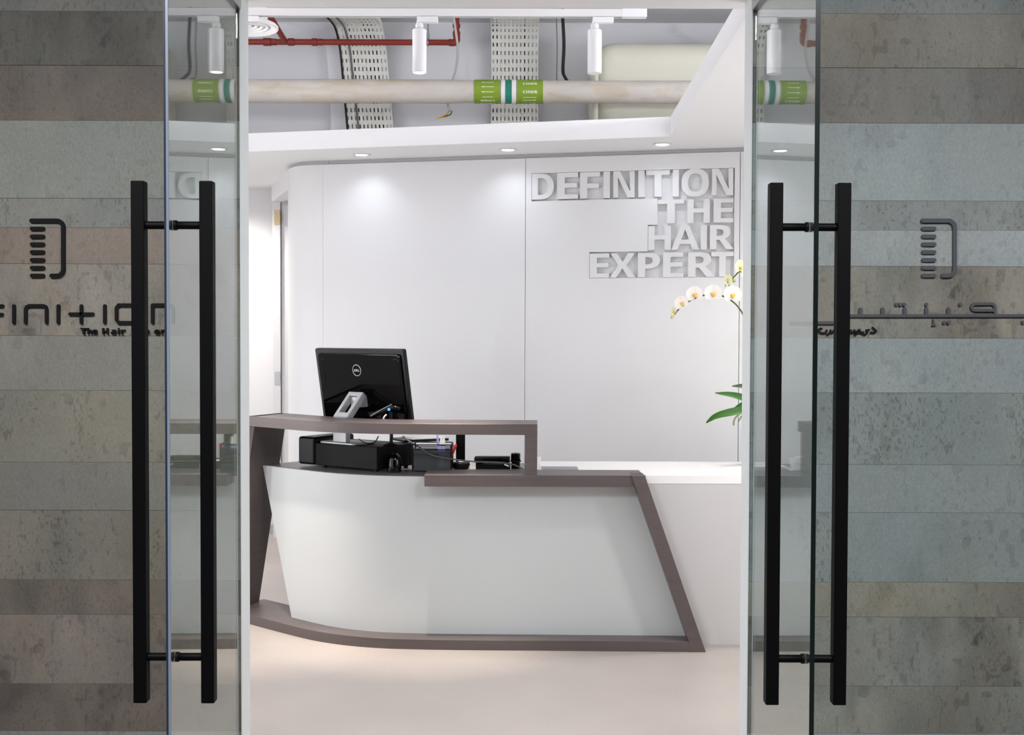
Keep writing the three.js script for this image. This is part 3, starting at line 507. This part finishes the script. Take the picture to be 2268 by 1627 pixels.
{
  const g = thing('reception_desk', 'reception desk with a taupe folded ribbon frame around a white curved front', 'desk');
  const ft = 5.65, xPostL = XD(1163, ft, 1000), xPostR = XD(1190, ft, 1000), topY = YD(938.5, ft, 1000), topB = YD(962.5, ft, 1000), barT = YD(1052.5, 5.64, 1300), barB = YD(1078, 5.64, 1300), baseT = 0.05, DEP = 0.28;
  const xl = -1.385;
  const pF = frontAt(xl, 0), pB = V(pF.x + 0.115, 0, pF.z - 0.254), pF2 = V(pF.x + 0.042, 0, pF.z + 0.008), pB2 = V(pB.x + 0.042, 0, pB.z + 0.008), sh = -0.175, zz = 0.05;
  mesh('top_shelf', strip(xl, xPostR, 0, DEP, topB, topY, 40, 0.0015, [[pB.x, pB.z]]), M.taupe, g);
  mesh('shelf_post', rbox(xPostL, xPostR, barT, topY - 0.0005, -5.65 - 0.24, -5.65 + 0.0005, 0.0015, 1), M.taupe, g);
  const at = (p, y) => { const t = (topY - y) / topY; return [p.x + sh * t, y, p.z - zz * t]; };
  mesh('side_leg', hexa([at(pF, 0), at(pF2, 0), at(pB2, 0), at(pB, 0), at(pF, topY), at(pF2, topY), at(pB2, topY), at(pB, topY)]), M.taupe, g);
  const xr0 = onLevel(1563, 1447, 0).x;
  mesh('base_band', strip(xl + sh, xr0 - 0.05, 0, DEP, 0, baseT, 60, 0.0015, [[pB.x + sh, pB.z - zz]]), M.taupe, g);
  const d2 = 5.634, q = (px, py) => { const p = P(px, py, d2); return [p.x, p.y]; };
  const oTop = q(1428.5, 1052.5), iTop = q(1407.5, 1078), oBot = q(1563, 1447), iBot = q(1526, 1422); oBot[1] = 0;
  mesh('slanted_leg', elev([[oTop[0], barT], oBot, [iBot[0], 0], [iBot[0], iBot[1]], [iTop[0], iTop[1]], [iTop[0] - 0.02, barT]].map(p => p), -d2 - 0.13, -d2 + 0.004, 0.0015), M.taupe, g);
  mesh('counter_bar', rbox(XD(940, 5.645, 1060), oTop[0] - 0.003, barB, barT, -5.645 - 0.235, -5.645 + 0.005, 0.0015, 1), M.taupe, g);
  // white front panel: follows the curve, set back, with slanted ends
  { const n = 60, off = 0.112, th = 0.02, yT = 0.8285, yBm = baseT, gs = [];
    const xTL = -1.405, xBL = -1.222, xTR = 0.61, xBR = 0.885;
    const pos = [], idx = []; const ring = [];
    for (let i = 0; i <= n; i++) { const t = i / n, xt = xTL + (xTR - xTL) * t, xb = xBL + (xBR - xBL) * t; for (const [x, o, y] of [[xb, off, yBm], [xt, off, yT], [xt, off + th, yT], [xb, off + th, yBm]]) { const p = frontAt(x, 0), qd = frontAt(x, o); pos.push(qd.x, y, qd.z); } }
    for (let i = 0; i < n; i++) for (let k = 0; k < 4; k++) { const a = i * 4 + k, b = i * 4 + (k + 1) % 4, c = a + 4, d = b + 4; idx.push(a, d, b, a, c, d); }
    idx.push(0, 1, 2, 0, 2, 3); const e = n * 4; idx.push(e, e + 2, e + 1, e, e + 3, e + 2);
    let pg = new THREE.BufferGeometry(); pg.setAttribute('position', new THREE.BufferAttribute(new Float32Array(pos), 3)); pg.setIndex(idx); pg = pg.toNonIndexed(); pg.computeVertexNormals();
    // smooth the long faces
    const nn = pg.attributes.normal, pp = pg.attributes.position; for (let i = 0; i < pp.count; i++) if (Math.abs(nn.getY(i)) < 0.5 && Math.abs(nn.getX(i)) < 0.85) { let best = FCP[1], bd = 9, bi = 1; for (let j = 1; j < FCP.length; j++) { const dd = Math.abs(FCP[j].x - pp.getX(i)); if (dd < bd) { bd = dd; bi = j; } } const dv = FCP[bi].clone().sub(FCP[bi - 1]).normalize(), s = nn.getZ(i) > 0 ? 1 : -1; nn.setXYZ(i, -dv.z * s, 0, dv.x * s); }
    mesh('front_panel', metric(pg), M.whitePanel, g);
  }
  mesh('worktop', [strip(-1.4, 0.126, 0.1135, 0.72, 0.8287, 0.832, 40, 0.0004), strip(-1.37, 0.126, 0.14, 0.7, 0.806, 0.8286, 40, 0)], M.worktop, g);
  mesh('back_panel', rbox(-0.95, 0.1, 0.02, 0.8, -6.36, -6.34, 0.002, 1), M.whitePanel, g);
}
{
  const g = thing('counter_unit', 'white counter unit joined to the right of the reception desk', 'counter'), f = 5.765;
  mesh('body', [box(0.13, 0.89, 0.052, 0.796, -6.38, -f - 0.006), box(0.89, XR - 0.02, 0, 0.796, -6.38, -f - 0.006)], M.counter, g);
  mesh('counter_top', plan([[0.13, -6.41], [0.13, -5.895], [0.645, -5.895], [0.66, -f - 0.004], [XR - 0.02, -f - 0.004], [XR - 0.02, -6.41]], 0.797, 0.839, 0.001), M.counterTopLit, g);
}

// ================================================================ THINGS ON THE DESK
const WT = 0.832, CT = 0.839;
{ // cash drawer, turned with the curve of the desk
  const a = onLevel(835, 1046, WT), b = onLevel(672, 1032, WT), ang = Math.atan2(-(b.z - a.z), b.x - a.x), L = Math.hypot(b.x - a.x, b.z - a.z);
  const g = thing('cash_drawer', 'black metal cash drawer under the computer monitor', 'cash drawer', [a.x, WT, a.z], ang); // local x runs along the long side, away to the left
  mesh('body', rbox(0, L * 0.83, 0.012, 0.128, -0.0, 0.3, 0.004), M.blackMatte, g).position.z = 0;
  mesh('drawer_front', rbox(L * 0.83, L + 0.03, 0.012, 0.158, -0.01, 0.31, 0.014, 3), M.black, g);
  for (const [x, z] of [[0.03, 0.03], [L * 0.75, 0.03], [0.03, 0.27], [L * 0.75, 0.27]]) mesh('foot', new THREE.CylinderGeometry(0.012, 0.012, 0.013, 12).translate(x, 0.0065, z), M.black, g);
}
const DT = WT + 0.128;
{ // monitor seen from behind
  const tl = P(697, 771, 6.4), tr = P(893, 771, 6.0), g0 = tr.clone().sub(tl); g0.y = 0; const w = g0.length(), ang = Math.atan2(-g0.z, g0.x);
  const foot = onLevel(770, 981, DT);
  const g = thing('computer_monitor', 'black glossy computer monitor turned away on a silver stand', 'monitor', [foot.x, DT, foot.z], ang);
  const inv = g.matrixWorld.clone(); g.updateMatrixWorld(true); const loc = p => g.worldToLocal(p.clone());
  const L0 = loc(tl), L1 = loc(tr), h = 0.43, cx = (L0.x + L1.x) / 2, tilt = 0.17;
  const scr = new THREE.Group(); scr.name = 'screen_housing'; // local z points to the back of the monitor, towards the doors
  scr.position.set(cx, L0.y, L0.z); scr.rotation.x = tilt; g.add(scr);
  // housing: a bevelled slab hanging down from its top edge
  const shape = (x0, x1, y0, y1, r) => { const s = new THREE.Shape(); s.moveTo(x0 + r, y0); s.lineTo(x1 - r, y0); s.quadraticCurveTo(x1, y0, x1, y0 + r); s.lineTo(x1, y1 - r); s.quadraticCurveTo(x1, y1, x1 - r, y1); s.lineTo(x0 + r, y1); s.quadraticCurveTo(x0, y1, x0, y1 - r); s.lineTo(x0, y0 + r); s.quadraticCurveTo(x0, y0, x0 + r, y0); return s; };
  const ext = (s, d, b) => new THREE.ExtrudeGeometry(s, { depth: d, bevelEnabled: true, bevelThickness: b, bevelSize: b, bevelOffset: -b, bevelSegments: 4, curveSegments: 6 });
  mesh('bezel', ext(shape(-w / 2, w / 2, -h, 0, 0.012), 0.016, 0.004).translate(0, 0, -0.02), M.bezel, scr);
  mesh('back_shell', ext(shape(-w / 2 + 0.022, w / 2 - 0.022, -h + 0.022, -0.025, 0.02), 0.006, 0.009).translate(0, 0, -0.002), M.gloss, scr);
  mesh('vent_recess', ext(shape(w / 2 - 0.075, w / 2 - 0.03, -0.2, -0.05, 0.015), 0.002, 0.002).translate(0, 0, 0.0105), M.gloss, scr);
  mesh('vent_recess', ext(shape(-w / 2 + 0.035, -w / 2 + 0.07, -0.2, -0.05, 0.012), 0.002, 0.002).translate(0, 0, 0.0105), M.gloss, scr);
  const lx = loc(P(787, 818, 6.2)).x - cx, ly = -0.113;
  mesh('logo_ring', new THREE.TorusGeometry(0.0295, 0.0022, 10, 40).translate(lx, ly, 0.0155), M.alu, scr);
  const tg = new TextGeometry('DELL', { font, size: 0.0125, depth: 0.0015, curveSegments: 4 }); tg.center(); tg.translate(lx, ly, 0.0155); mesh('logo_text', tg, M.alu, scr);
  // stand: slanted silver loop, column and base
  const SW = 0.052, loop = new THREE.Shape(); loop.moveTo(-SW, 0); loop.lineTo(SW, 0); loop.lineTo(SW, 0.17); loop.lineTo(-SW, 0.17); loop.lineTo(-SW, 0);
  const slot = new THREE.Path(); slot.moveTo(-SW + 0.022, 0.03); slot.lineTo(-SW + 0.022, 0.145); slot.lineTo(SW - 0.022, 0.145); slot.lineTo(SW - 0.022, 0.03); loop.holes.push(slot);
  const lg = new THREE.ExtrudeGeometry(loop, { depth: 0.03, bevelEnabled: true, bevelThickness: 0.004, bevelSize: 0.004, bevelOffset: -0.004, bevelSegments: 3 });
  const colTop = 0.12;
  lg.rotateX(-0.75).translate(0, colTop, 0.03); mesh('stand_loop', lg, M.alu, g);
  mesh('stand_column', rbox(-SW * 0.95, SW * 0.95, 0.006, colTop + 0.02, 0.028, 0.06, 0.006, 3), M.alu, g);
  mesh('stand_base', metric(ext(shape(-0.13, 0.13, -0.085, 0.085, 0.03), 0.004, 0.003).rotateX(-Math.PI / 2).translate(0, 0.0035, 0.0)), M.alu, g);
  mesh('stand_arm', rbox(-0.03, 0.03, 0.185, 0.24, L0.z - 0.06, -0.05, 0.006, 2), M.alu, g);
}
// upright glossy mouse-like device and, behind it, a scanner with a blue light
{
  const p = onLevel(873, 1044, WT), g = thing('signature_pen_dock', 'glossy black rounded dock standing in front of the cash drawer', 'dock', [p.x, WT, p.z]);
  mesh('shell', lathe([[0, 0], [0.034, 0], [0.037, 0.008], [0.0365, 0.035], [0.035, 0.06], [0.029, 0.082], [0.017, 0.094], [0, 0.098]], 32), phys(0x040405, 0.1), g);
  mesh('base_ring', lathe([[0.036, 0], [0.039, 0.002], [0.039, 0.007], [0.036, 0.009], [0.036, 0]], 32), M.black, g);
}
{
  const d = 6.02, b = P(866, 960, d), g = thing('barcode_scanner', 'black scanner with a blue light leaning against the monitor', 'scanner', [b.x, DT, b.z]);
  const q = (px, py, e = 0) => { const v = P(px, py, d); return [v.x - b.x, v.y - DT, v.z - b.z + e]; };
  mesh('stand_foot', lathe([[0, 0], [0.04, 0], [0.04, 0.006], [0.012, 0.014], [0, 0.014]], 28), M.black, g);
  mesh('neck', tube([[0, 0.008, 0], [0.002, 0.05, 0], [0, 0.09, 0], q(866, 912)], 0.009, 24, 10), M.black, g);
  mesh('scanner_head', tube([q(822, 922), q(838, 914), q(856, 907), q(872, 903), q(886, 907)], 0.015, 24, 14), phys(0x040405, 0.12), g);
  mesh('head_trim', tube([q(821, 921, 0.016), q(838, 911, 0.016), q(852, 903, 0.014), q(868, 895, 0.01)], 0.0025, 20, 8), M.steel, g);
  const l = q(862, 906); mesh('blue_light', new THREE.SphereGeometry(0.0075, 16, 12).translate(l[0], l[1], l[2] + 0.013), M.led, g);
  mesh('white_clip', tube([q(857, 917, 0.018), q(852, 922, 0.018), q(849, 930, 0.018)], 0.0045, 12, 8), M.white, g);
}
// pen basket
const BD = 6.0;
{
  const p = onLevel(955, 1044, WT), d = -p.z, x0 = XD(914, d, 1000) - p.x, x1 = XD(999, d, 1000) - p.x, h = YD(985, d, 955) - WT, dep = 0.16;
  const g = thing('wire_basket', 'smoky plastic tray in a black wire frame holding pens', 'basket', [p.x, WT, p.z]);
  mesh('tray_front', rbox(x0 + 0.006, x1 - 0.006, 0.004, h * 0.78, -0.004, 0, 0.001, 1), M.smoke, g);
  mesh('tray_back', rbox(x0 + 0.006, x1 - 0.006, 0.004, h * 0.78, -dep, -dep + 0.004, 0.001, 1), M.smoke, g);
  mesh('tray_floor', rbox(x0 + 0.006, x1 - 0.006, 0.002, 0.006, -dep, 0, 0.001, 1), M.blackMatte, g);
  for (const x of [x0 + 0.004, x1 - 0.008]) mesh('tray_side', rbox(x, x + 0.004, 0.004, h * 0.78, -dep, 0, 0.001, 1), M.smoke, g);
  for (const y of [h * 0.82, h]) mesh('wire_rim', tube([[x0, y, 0], [x0 + 0.001, y, -dep], [x1 - 0.001, y, -dep], [x1, y, 0]].flatMap((a, i, A) => { const b = A[(i + 1) % 4]; return [0.04, 0.5, 0.96].map(t => [a[0] + (b[0] - a[0]) * t, y, a[2] + (b[2] - a[2]) * t]); }), 0.003, 60, 8, true), M.black, g);
  for (const [x, z] of [[x0, 0], [x1, 0], [x0, -dep], [x1, -dep]]) mesh('wire_post', rod([x, 0, z], [x, h, z], 0.0042, 8), M.black, g);
  mesh('paper_stack', rbox(x0 + 0.012, x0 + 0.12, 0.006, h * 0.66, -dep + 0.02, -0.012, 0.002, 1), std(0x55585a, 0.7), g);
  const Pn = [['blue ballpoint pen leaning in the wire basket', 968, 962, M.paleBlue, -0.02, 0], ['white capped blue marker standing in the wire basket', 977.5, 965, M.paleBlue, 0.004, 1], ['white capped slim pen standing in the wire basket', 983, 967, M.paleBlue, 0.002, 1], ['dark blue pen leaning out of the wire basket', 1002, 980, M.blue, 0.03, 0], ['red pen leaning out of the wire basket', 1010, 983, M.redPen, 0.05, 2]];
  for (const [lab, px, py, m, lean, cap] of Pn) {
    const t = P(px, py, d + 0.08), bx = Math.min(t.x - lean, p.x + x1 - 0.02), b = V(bx, WT + 0.012, -(d + 0.08)), pen = thing('pen', lab, 'pen', [b.x, b.y, b.z]);
    const e = t.clone().sub(b), k = cap === 1 ? 0.72 : 0.9;
    mesh('barrel', rod([0, 0, 0], e.clone().multiplyScalar(k), cap ? 0.0085 : 0.006, 12), m, pen);
    mesh('cap', rod(e.clone().multiplyScalar(k), e, cap ? 0.009 : 0.0055, 12, 0.0045), cap === 1 ? M.white : m, pen);
  }
}
{ // papers lying on top of the cash drawer end
  const p = P(930, 978, 6.3); const g = thing('document_stack', 'black folder with white papers lying beside the monitor stand', 'papers', [p.x, DT + 0.0, p.z], 0.5);
  mesh('folder', rbox(-0.13, 0.13, 0.001, 0.014, -0.09, 0.09, 0.003), M.black, g); mesh('sheet', rbox(-0.08, 0.13, 0.014, 0.017, -0.08, 0.08, 0.001, 1), M.paper, g); mesh('sheet', rbox(-0.05, 0.15, 0.017, 0.02, -0.085, 0.06, 0.001, 1).rotateY(0.15), M.paper, g);
}
{ // dark post behind the basket: card terminal holder
  const d = 6.28, g = thing('display_post', 'black upright post standing on the worktop behind the red pen', 'post', [XD(1020, d, 1000), WT, -d]);
  const w = 10 * d / F; mesh('upright', rbox(-w, w, 0.01, 0.24, -0.012, 0.012, 0.003), M.blackMatte, g); mesh('foot_plate', rbox(-0.06, 0.06, 0, 0.012, -0.05, 0.05, 0.004), M.blackMatte, g);
}
{
  const p = onLevel(1021, 1038, WT), g = thing('desk_bell', 'low round black puck with a white button beside the basket', 'bell', [p.x, WT, p.z]), r = 17 * -p.z / F;
  mesh('dome', lathe([[0, 0], [r * 0.9, 0], [r, 0.008], [r, 0.028], [r * 0.85, 0.036], [0, 0.038]], 32), M.black, g); mesh('button', lathe([[0.014, 0.037], [0.014, 0.041], [0.008, 0.046], [0, 0.047]], 24), M.white, g);
}
{
  const p = onLevel(1047, 1040, WT), g = thing('note_block', 'small white paper block between the black puck and the telephone', 'notepad', [p.x, WT, p.z]), w = 6.6 * -p.z / F;
  for (let k = 0; k < 3; k++) mesh('sheets', rbox(-w, w, k * 0.0125, k * 0.0125 + 0.0122, -0.03, 0.005 - k * 0.002, 0.001, 1), M.paper, g);
}
{ // telephone
  const p = onLevel(1100, 1039, WT), d = -p.z, k = d / F, g = thing('desk_telephone', 'black desk telephone with its handset resting on top', 'telephone', [p.x, WT, p.z]);
  mesh('base', hexa([[-47 * k, 0, 0], [30 * k, 0, 0], [30 * k, 0, -0.19], [-47 * k, 0, -0.19], [-47 * k, 0.026, 0], [29 * k, 0.024, 0], [29 * k, 0.05, -0.19], [-47 * k, 0.05, -0.19]]), M.black, g);
  mesh('handset', [rbox(-50 * k, 29 * k, 0.044, 0.064, -0.055, -0.008, 0.009, 3), rbox(-50 * k, -30 * k, 0.034, 0.06, -0.058, -0.006, 0.009, 3), rbox(12 * k, 29 * k, 0.034, 0.06, -0.058, -0.006, 0.009, 3)], M.blackMatte, g);
  mesh('keypad', rbox(-40 * k, 30 * k, 0.046, 0.053, -0.17, -0.08, 0.002, 1), M.bezel, g);
  mesh('white_tab', tube([[17 * k, 0.026, 0.004], [22 * k, 0.021, 0.006], [27 * k, 0.017, 0.006]], 0.0035, 10, 8), M.white, g);
}
{
  const p = onLevel(1142, 1036, WT), k = -p.z / F, g = thing('tape_cylinder', 'short black cylinder standing at the end of the telephone', 'holder', [p.x, WT, p.z + 0.02]), r = 10.5 * k;
  mesh('stem', lathe([[0, 0], [r * 0.9, 0], [r * 0.9, 0.034], [r * 1.15, 0.036], [r * 1.15, 0.042], [0, 0.042]], 28), M.blackMatte, g); mesh('drum', lathe([[0, 0.04], [r, 0.04], [r, 0.078], [r * 0.9, 0.08], [r * 0.62, 0.08], [r * 0.58, 0.07], [0, 0.07]], 28), M.gloss, g); mesh('rim', new THREE.TorusGeometry(r * 0.76, 0.0015, 8, 28).rotateX(Math.PI / 2).translate(0, 0.0805, 0), M.steel, g);
}
tag(mesh('grey_cable', tube([P(893, 966, 6.12), P(910, 979, 6.0), P(925, 988, 5.96), P(957, 1007, 5.94), P(1000, 1016, 5.94), P(1050, 1022, 5.93), P(1105, 1024, 5.93), P(1135, 1028, 5.93), P(1152, 1035, 5.93), P(1160, 1040, 5.93)], 0.0042, 60, 8), M.cableGrey), 'grey cable sagging from the monitor over the basket to the telephone', 'cable');
tag(mesh('monitor_cable', tube([P(796, 972, 6.12), P(806, 979, 6.0), P(818, 982, 5.99), P(830, 978, 6.02), P(838, 966, 6.1)], 0.003, 24, 6), M.cableBlack), 'thin black cable looping beside the monitor stand', 'cable');
{ // clear crumpled plastic cup behind the shelf post
  const p = onLevel(1184, 1039, CT), g = thing('plastic_cup', 'clear plastic cup standing behind the shelf post', 'cup', [p.x, CT, p.z]), r = 15 * -p.z / F;
  mesh('cup_wall', lathe([[r * 0.7, 0.002], [r * 0.82, 0.02], [r * 0.78, 0.03], [r * 0.98, 0.05], [r, 0.068], [r * 0.96, 0.068], [r * 0.94, 0.05], [r * 0.75, 0.03], [r * 0.66, 0.004], [0, 0.004], [0, 0.001], [r * 0.7, 0.002]], 18), phys(0xffffff, 0.12, { transmission: 0.7, thickness: 0 }), g);
}
{ const a = onLevel(1200, 1040.5, CT), b = onLevel(1281, 1040.5, CT), c = onLevel(1276, 1035, CT); tag(mesh('leaflet_tray', rbox(a.x, b.x, CT, CT + 0.006, c.z, a.z, 0.002, 1), std(0x8d8c92, 0.5)), 'flat grey leaflet tray on the white counter behind the shelf post', 'tray'); }
{ const a = onLevel(1597, 1032, CT); tag(mesh('flat_folder', plan([[a.x, a.z], [a.x + 0.16, a.z + 0.01], [a.x + 0.16, a.z - 0.09], [a.x + 0.1, a.z - 0.055]], CT, CT + 0.004), std(0xcac6c4, 0.6)), 'thin pale grey folder lying on the white counter below the orchid', 'folder'); }

// ================================================================ ORCHID
{
  const D = 6.2, base = V(XD(1700, D, 900), CT, -D), g = thing('potted_orchid', 'white flowered orchid with broad green leaves standing on the counter', 'plant', base.toArray());
  const q = (px, py, d = D) => P(px, py, d).sub(base);
  mesh('vase', lathe([[0, 0], [0.06, 0], [0.066, 0.01], [0.062, 0.1], [0.075, 0.22], [0.082, 0.27], [0.075, 0.27], [0.068, 0.22], [0.055, 0.1], [0.05, 0.24], [0, 0.25]], 36), M.vase, g);
  const bladeOf = (pts, wmax, m, nm, fold = 0.25, tipw = 0.05) => {
    const c = new THREE.CatmullRomCurve3(pts), n = 18, pos = [], idx = [];
    for (let i = 0; i <= n; i++) { const t = i / n, p = c.getPoint(t), d = c.getTangent(t), up = V(0, 0.35, 1).normalize(), s = new THREE.Vector3().crossVectors(d, up).normalize(), nn = new THREE.Vector3().crossVectors(s, d).normalize(), w = wmax * Math.pow(Math.sin(Math.PI * Math.min(0.985, 0.12 + 0.88 * t)), 0.6); for (const [k, z] of [[-1, fold], [-0.5, fold * 0.35], [0, 0], [0.5, fold * 0.35], [1, fold]]) { const v = p.clone().addScaledVector(s, k * w).addScaledVector(nn, z * w); pos.push(v.x, v.y, v.z); } }
    for (let i = 0; i < n; i++) for (let k = 0; k < 4; k++) { const a = i * 5 + k; idx.push(a, a + 1, a + 5, a + 1, a + 6, a + 5); }
    const b = new THREE.BufferGeometry(); b.setAttribute('position', new THREE.BufferAttribute(new Float32Array(pos), 3)); b.setIndex(idx); b.computeVertexNormals(); return mesh(nm, b, m, g);
  };
  const heart = V(0, 0.27, 0);
  bladeOf([heart, q(1672, 890), q(1650, 882), q(1620, 874), q(1584, 870)], 0.02, M.leaf, 'leaf');
  bladeOf([heart, q(1668, 905, D - 0.06), q(1645, 908, D - 0.1), q(1612, 914, D - 0.12), q(1584, 922, D - 0.12), q(1564, 936, D - 0.1)], 0.021, M.leaf, 'leaf');
  bladeOf([heart, q(1670, 893, D - 0.02), q(1648, 897, D - 0.04), q(1618, 913, D - 0.03)], 0.024, M.leaf, 'leaf');
  bladeOf([heart, q(1680, 866, D + 0.06), q(1655, 856, D + 0.08), q(1621, 855, D + 0.08)], 0.018, M.leafDark, 'leaf');
  bladeOf([heart, V(0.1, 0.33, 0.02), V(0.2, 0.3, 0.03), V(0.28, 0.22, 0.03)], 0.028, M.leaf, 'leaf'); bladeOf([heart, V(0.06, 0.35, -0.05), V(0.14, 0.37, -0.09), V(0.22, 0.33, -0.1)], 0.026, M.leafDark, 'leaf');
  mesh('root', tube([heart, q(1660, 910), q(1636, 918), q(1626, 930), q(1625, 942)], 0.0045, 20, 7, false), M.root, g); mesh('root', tube([heart, q(1655, 915), q(1643, 921), q(1636, 933)], 0.0035, 16, 7), M.root, g);
  mesh('flower_stem', tube([heart, V(-0.01, 0.45, 0), q(1668, 780), q(1655, 730), q(1648, 702), q(1637, 682), q(1622, 667), q(1600, 655), q(1570, 652), q(1540, 660), q(1510, 678), q(1490, 700)], 0.0042, 60, 8), M.stem, g);
  mesh('flower_stem', tube([heart, V(0.01, 0.5, -0.02), q(1664, 760), q(1652, 690), q(1648, 665), q(1650, 630), q(1640, 600), q(1625, 614), q(1611, 626)], 0.0036, 50, 8), M.stem, g);
  const petalG = (L, w, cup) => { const n = 8, mq = 6, pos = [], idx = []; for (let i = 0; i <= n; i++) { const t = i / n, ww = w * Math.pow(Math.sin(Math.PI * (0.06 + 0.9 * t)), 0.7); for (let k = 0; k <= mq; k++) { const s = (k / mq) * 2 - 1; pos.push(s * ww, t * L, cup * (t * t * 0.6 + s * s * 0.25 * t) * L); } } for (let i = 0; i < n; i++) for (let k = 0; k < mq; k++) { const a = i * (mq + 1) + k; idx.push(a, a + 1, a + mq + 1, a + 1, a + mq + 2, a + mq + 1); } const b = new THREE.BufferGeometry(); b.setAttribute('position', new THREE.BufferAttribute(new Float32Array(pos), 3)); b.setIndex(idx); b.computeVertexNormals(); return b; };
  const big = petalG(0.036, 0.027, 0.25), sep = petalG(0.037, 0.013, 0.15), lipG = [new THREE.SphereGeometry(0.0075, 12, 10).scale(1, 1.3, 1).translate(0, -0.006, 0.006), new THREE.SphereGeometry(0.004, 10, 8).translate(0.006, -0.001, 0.008), new THREE.SphereGeometry(0.004, 10, 8).translate(-0.006, -0.001, 0.008)], lipM = merge(lipG);
  const FL = [[1622, 652, 1.15, 0.1, 0, M.petal], [1580, 649, 1.1, -0.15, 0.1, M.petal], [1539, 651, 1.02, -0.3, 0.2, M.petal], [1511, 670, 0.9, -0.5, 0.35, M.petal], [1493, 690, 0.55, -1.0, 0.8, M.petalLime], [1639, 590, 0.85, 0.4, 0.2, M.petalLime], [1613, 618, 0.6, -0.6, -0.3, M.petalLime], [1650, 606, 0.55, 0.2, 0.5, M.petalLime]];
  for (const [px, py, s, ry, rz, m] of FL) {
    const f = new THREE.Group(); f.name = 'flower'; f.position.copy(q(px, py, D - 0.03)); f.scale.setScalar(s * 1.2); f.rotation.set(0.05, ry, rz); g.add(f);
    for (const a of [0, 125, -125]) { const o = mesh('sepal', sep, m, f); o.rotation.z = a * Math.PI / 180; }
    for (const a of [72, -72]) { const o = mesh('petal', big, m, f); o.rotation.z = a * Math.PI / 180; o.position.z = 0.003; }
    mesh('lip', lipM, M.lip, f);
  }
  for (const [px, py, r] of [[1488, 702, 0.009], [1607, 632, 0.0065], [1615, 631, 0.0065], [1626, 621, 0.011]]) { const b = q(px, py, D - 0.01); mesh('bud', new THREE.SphereGeometry(r, 12, 10).scale(0.85, 1.15, 0.85).translate(b.x, b.y, b.z), M.bud, g); }
}

renderer.render(scene, camera);
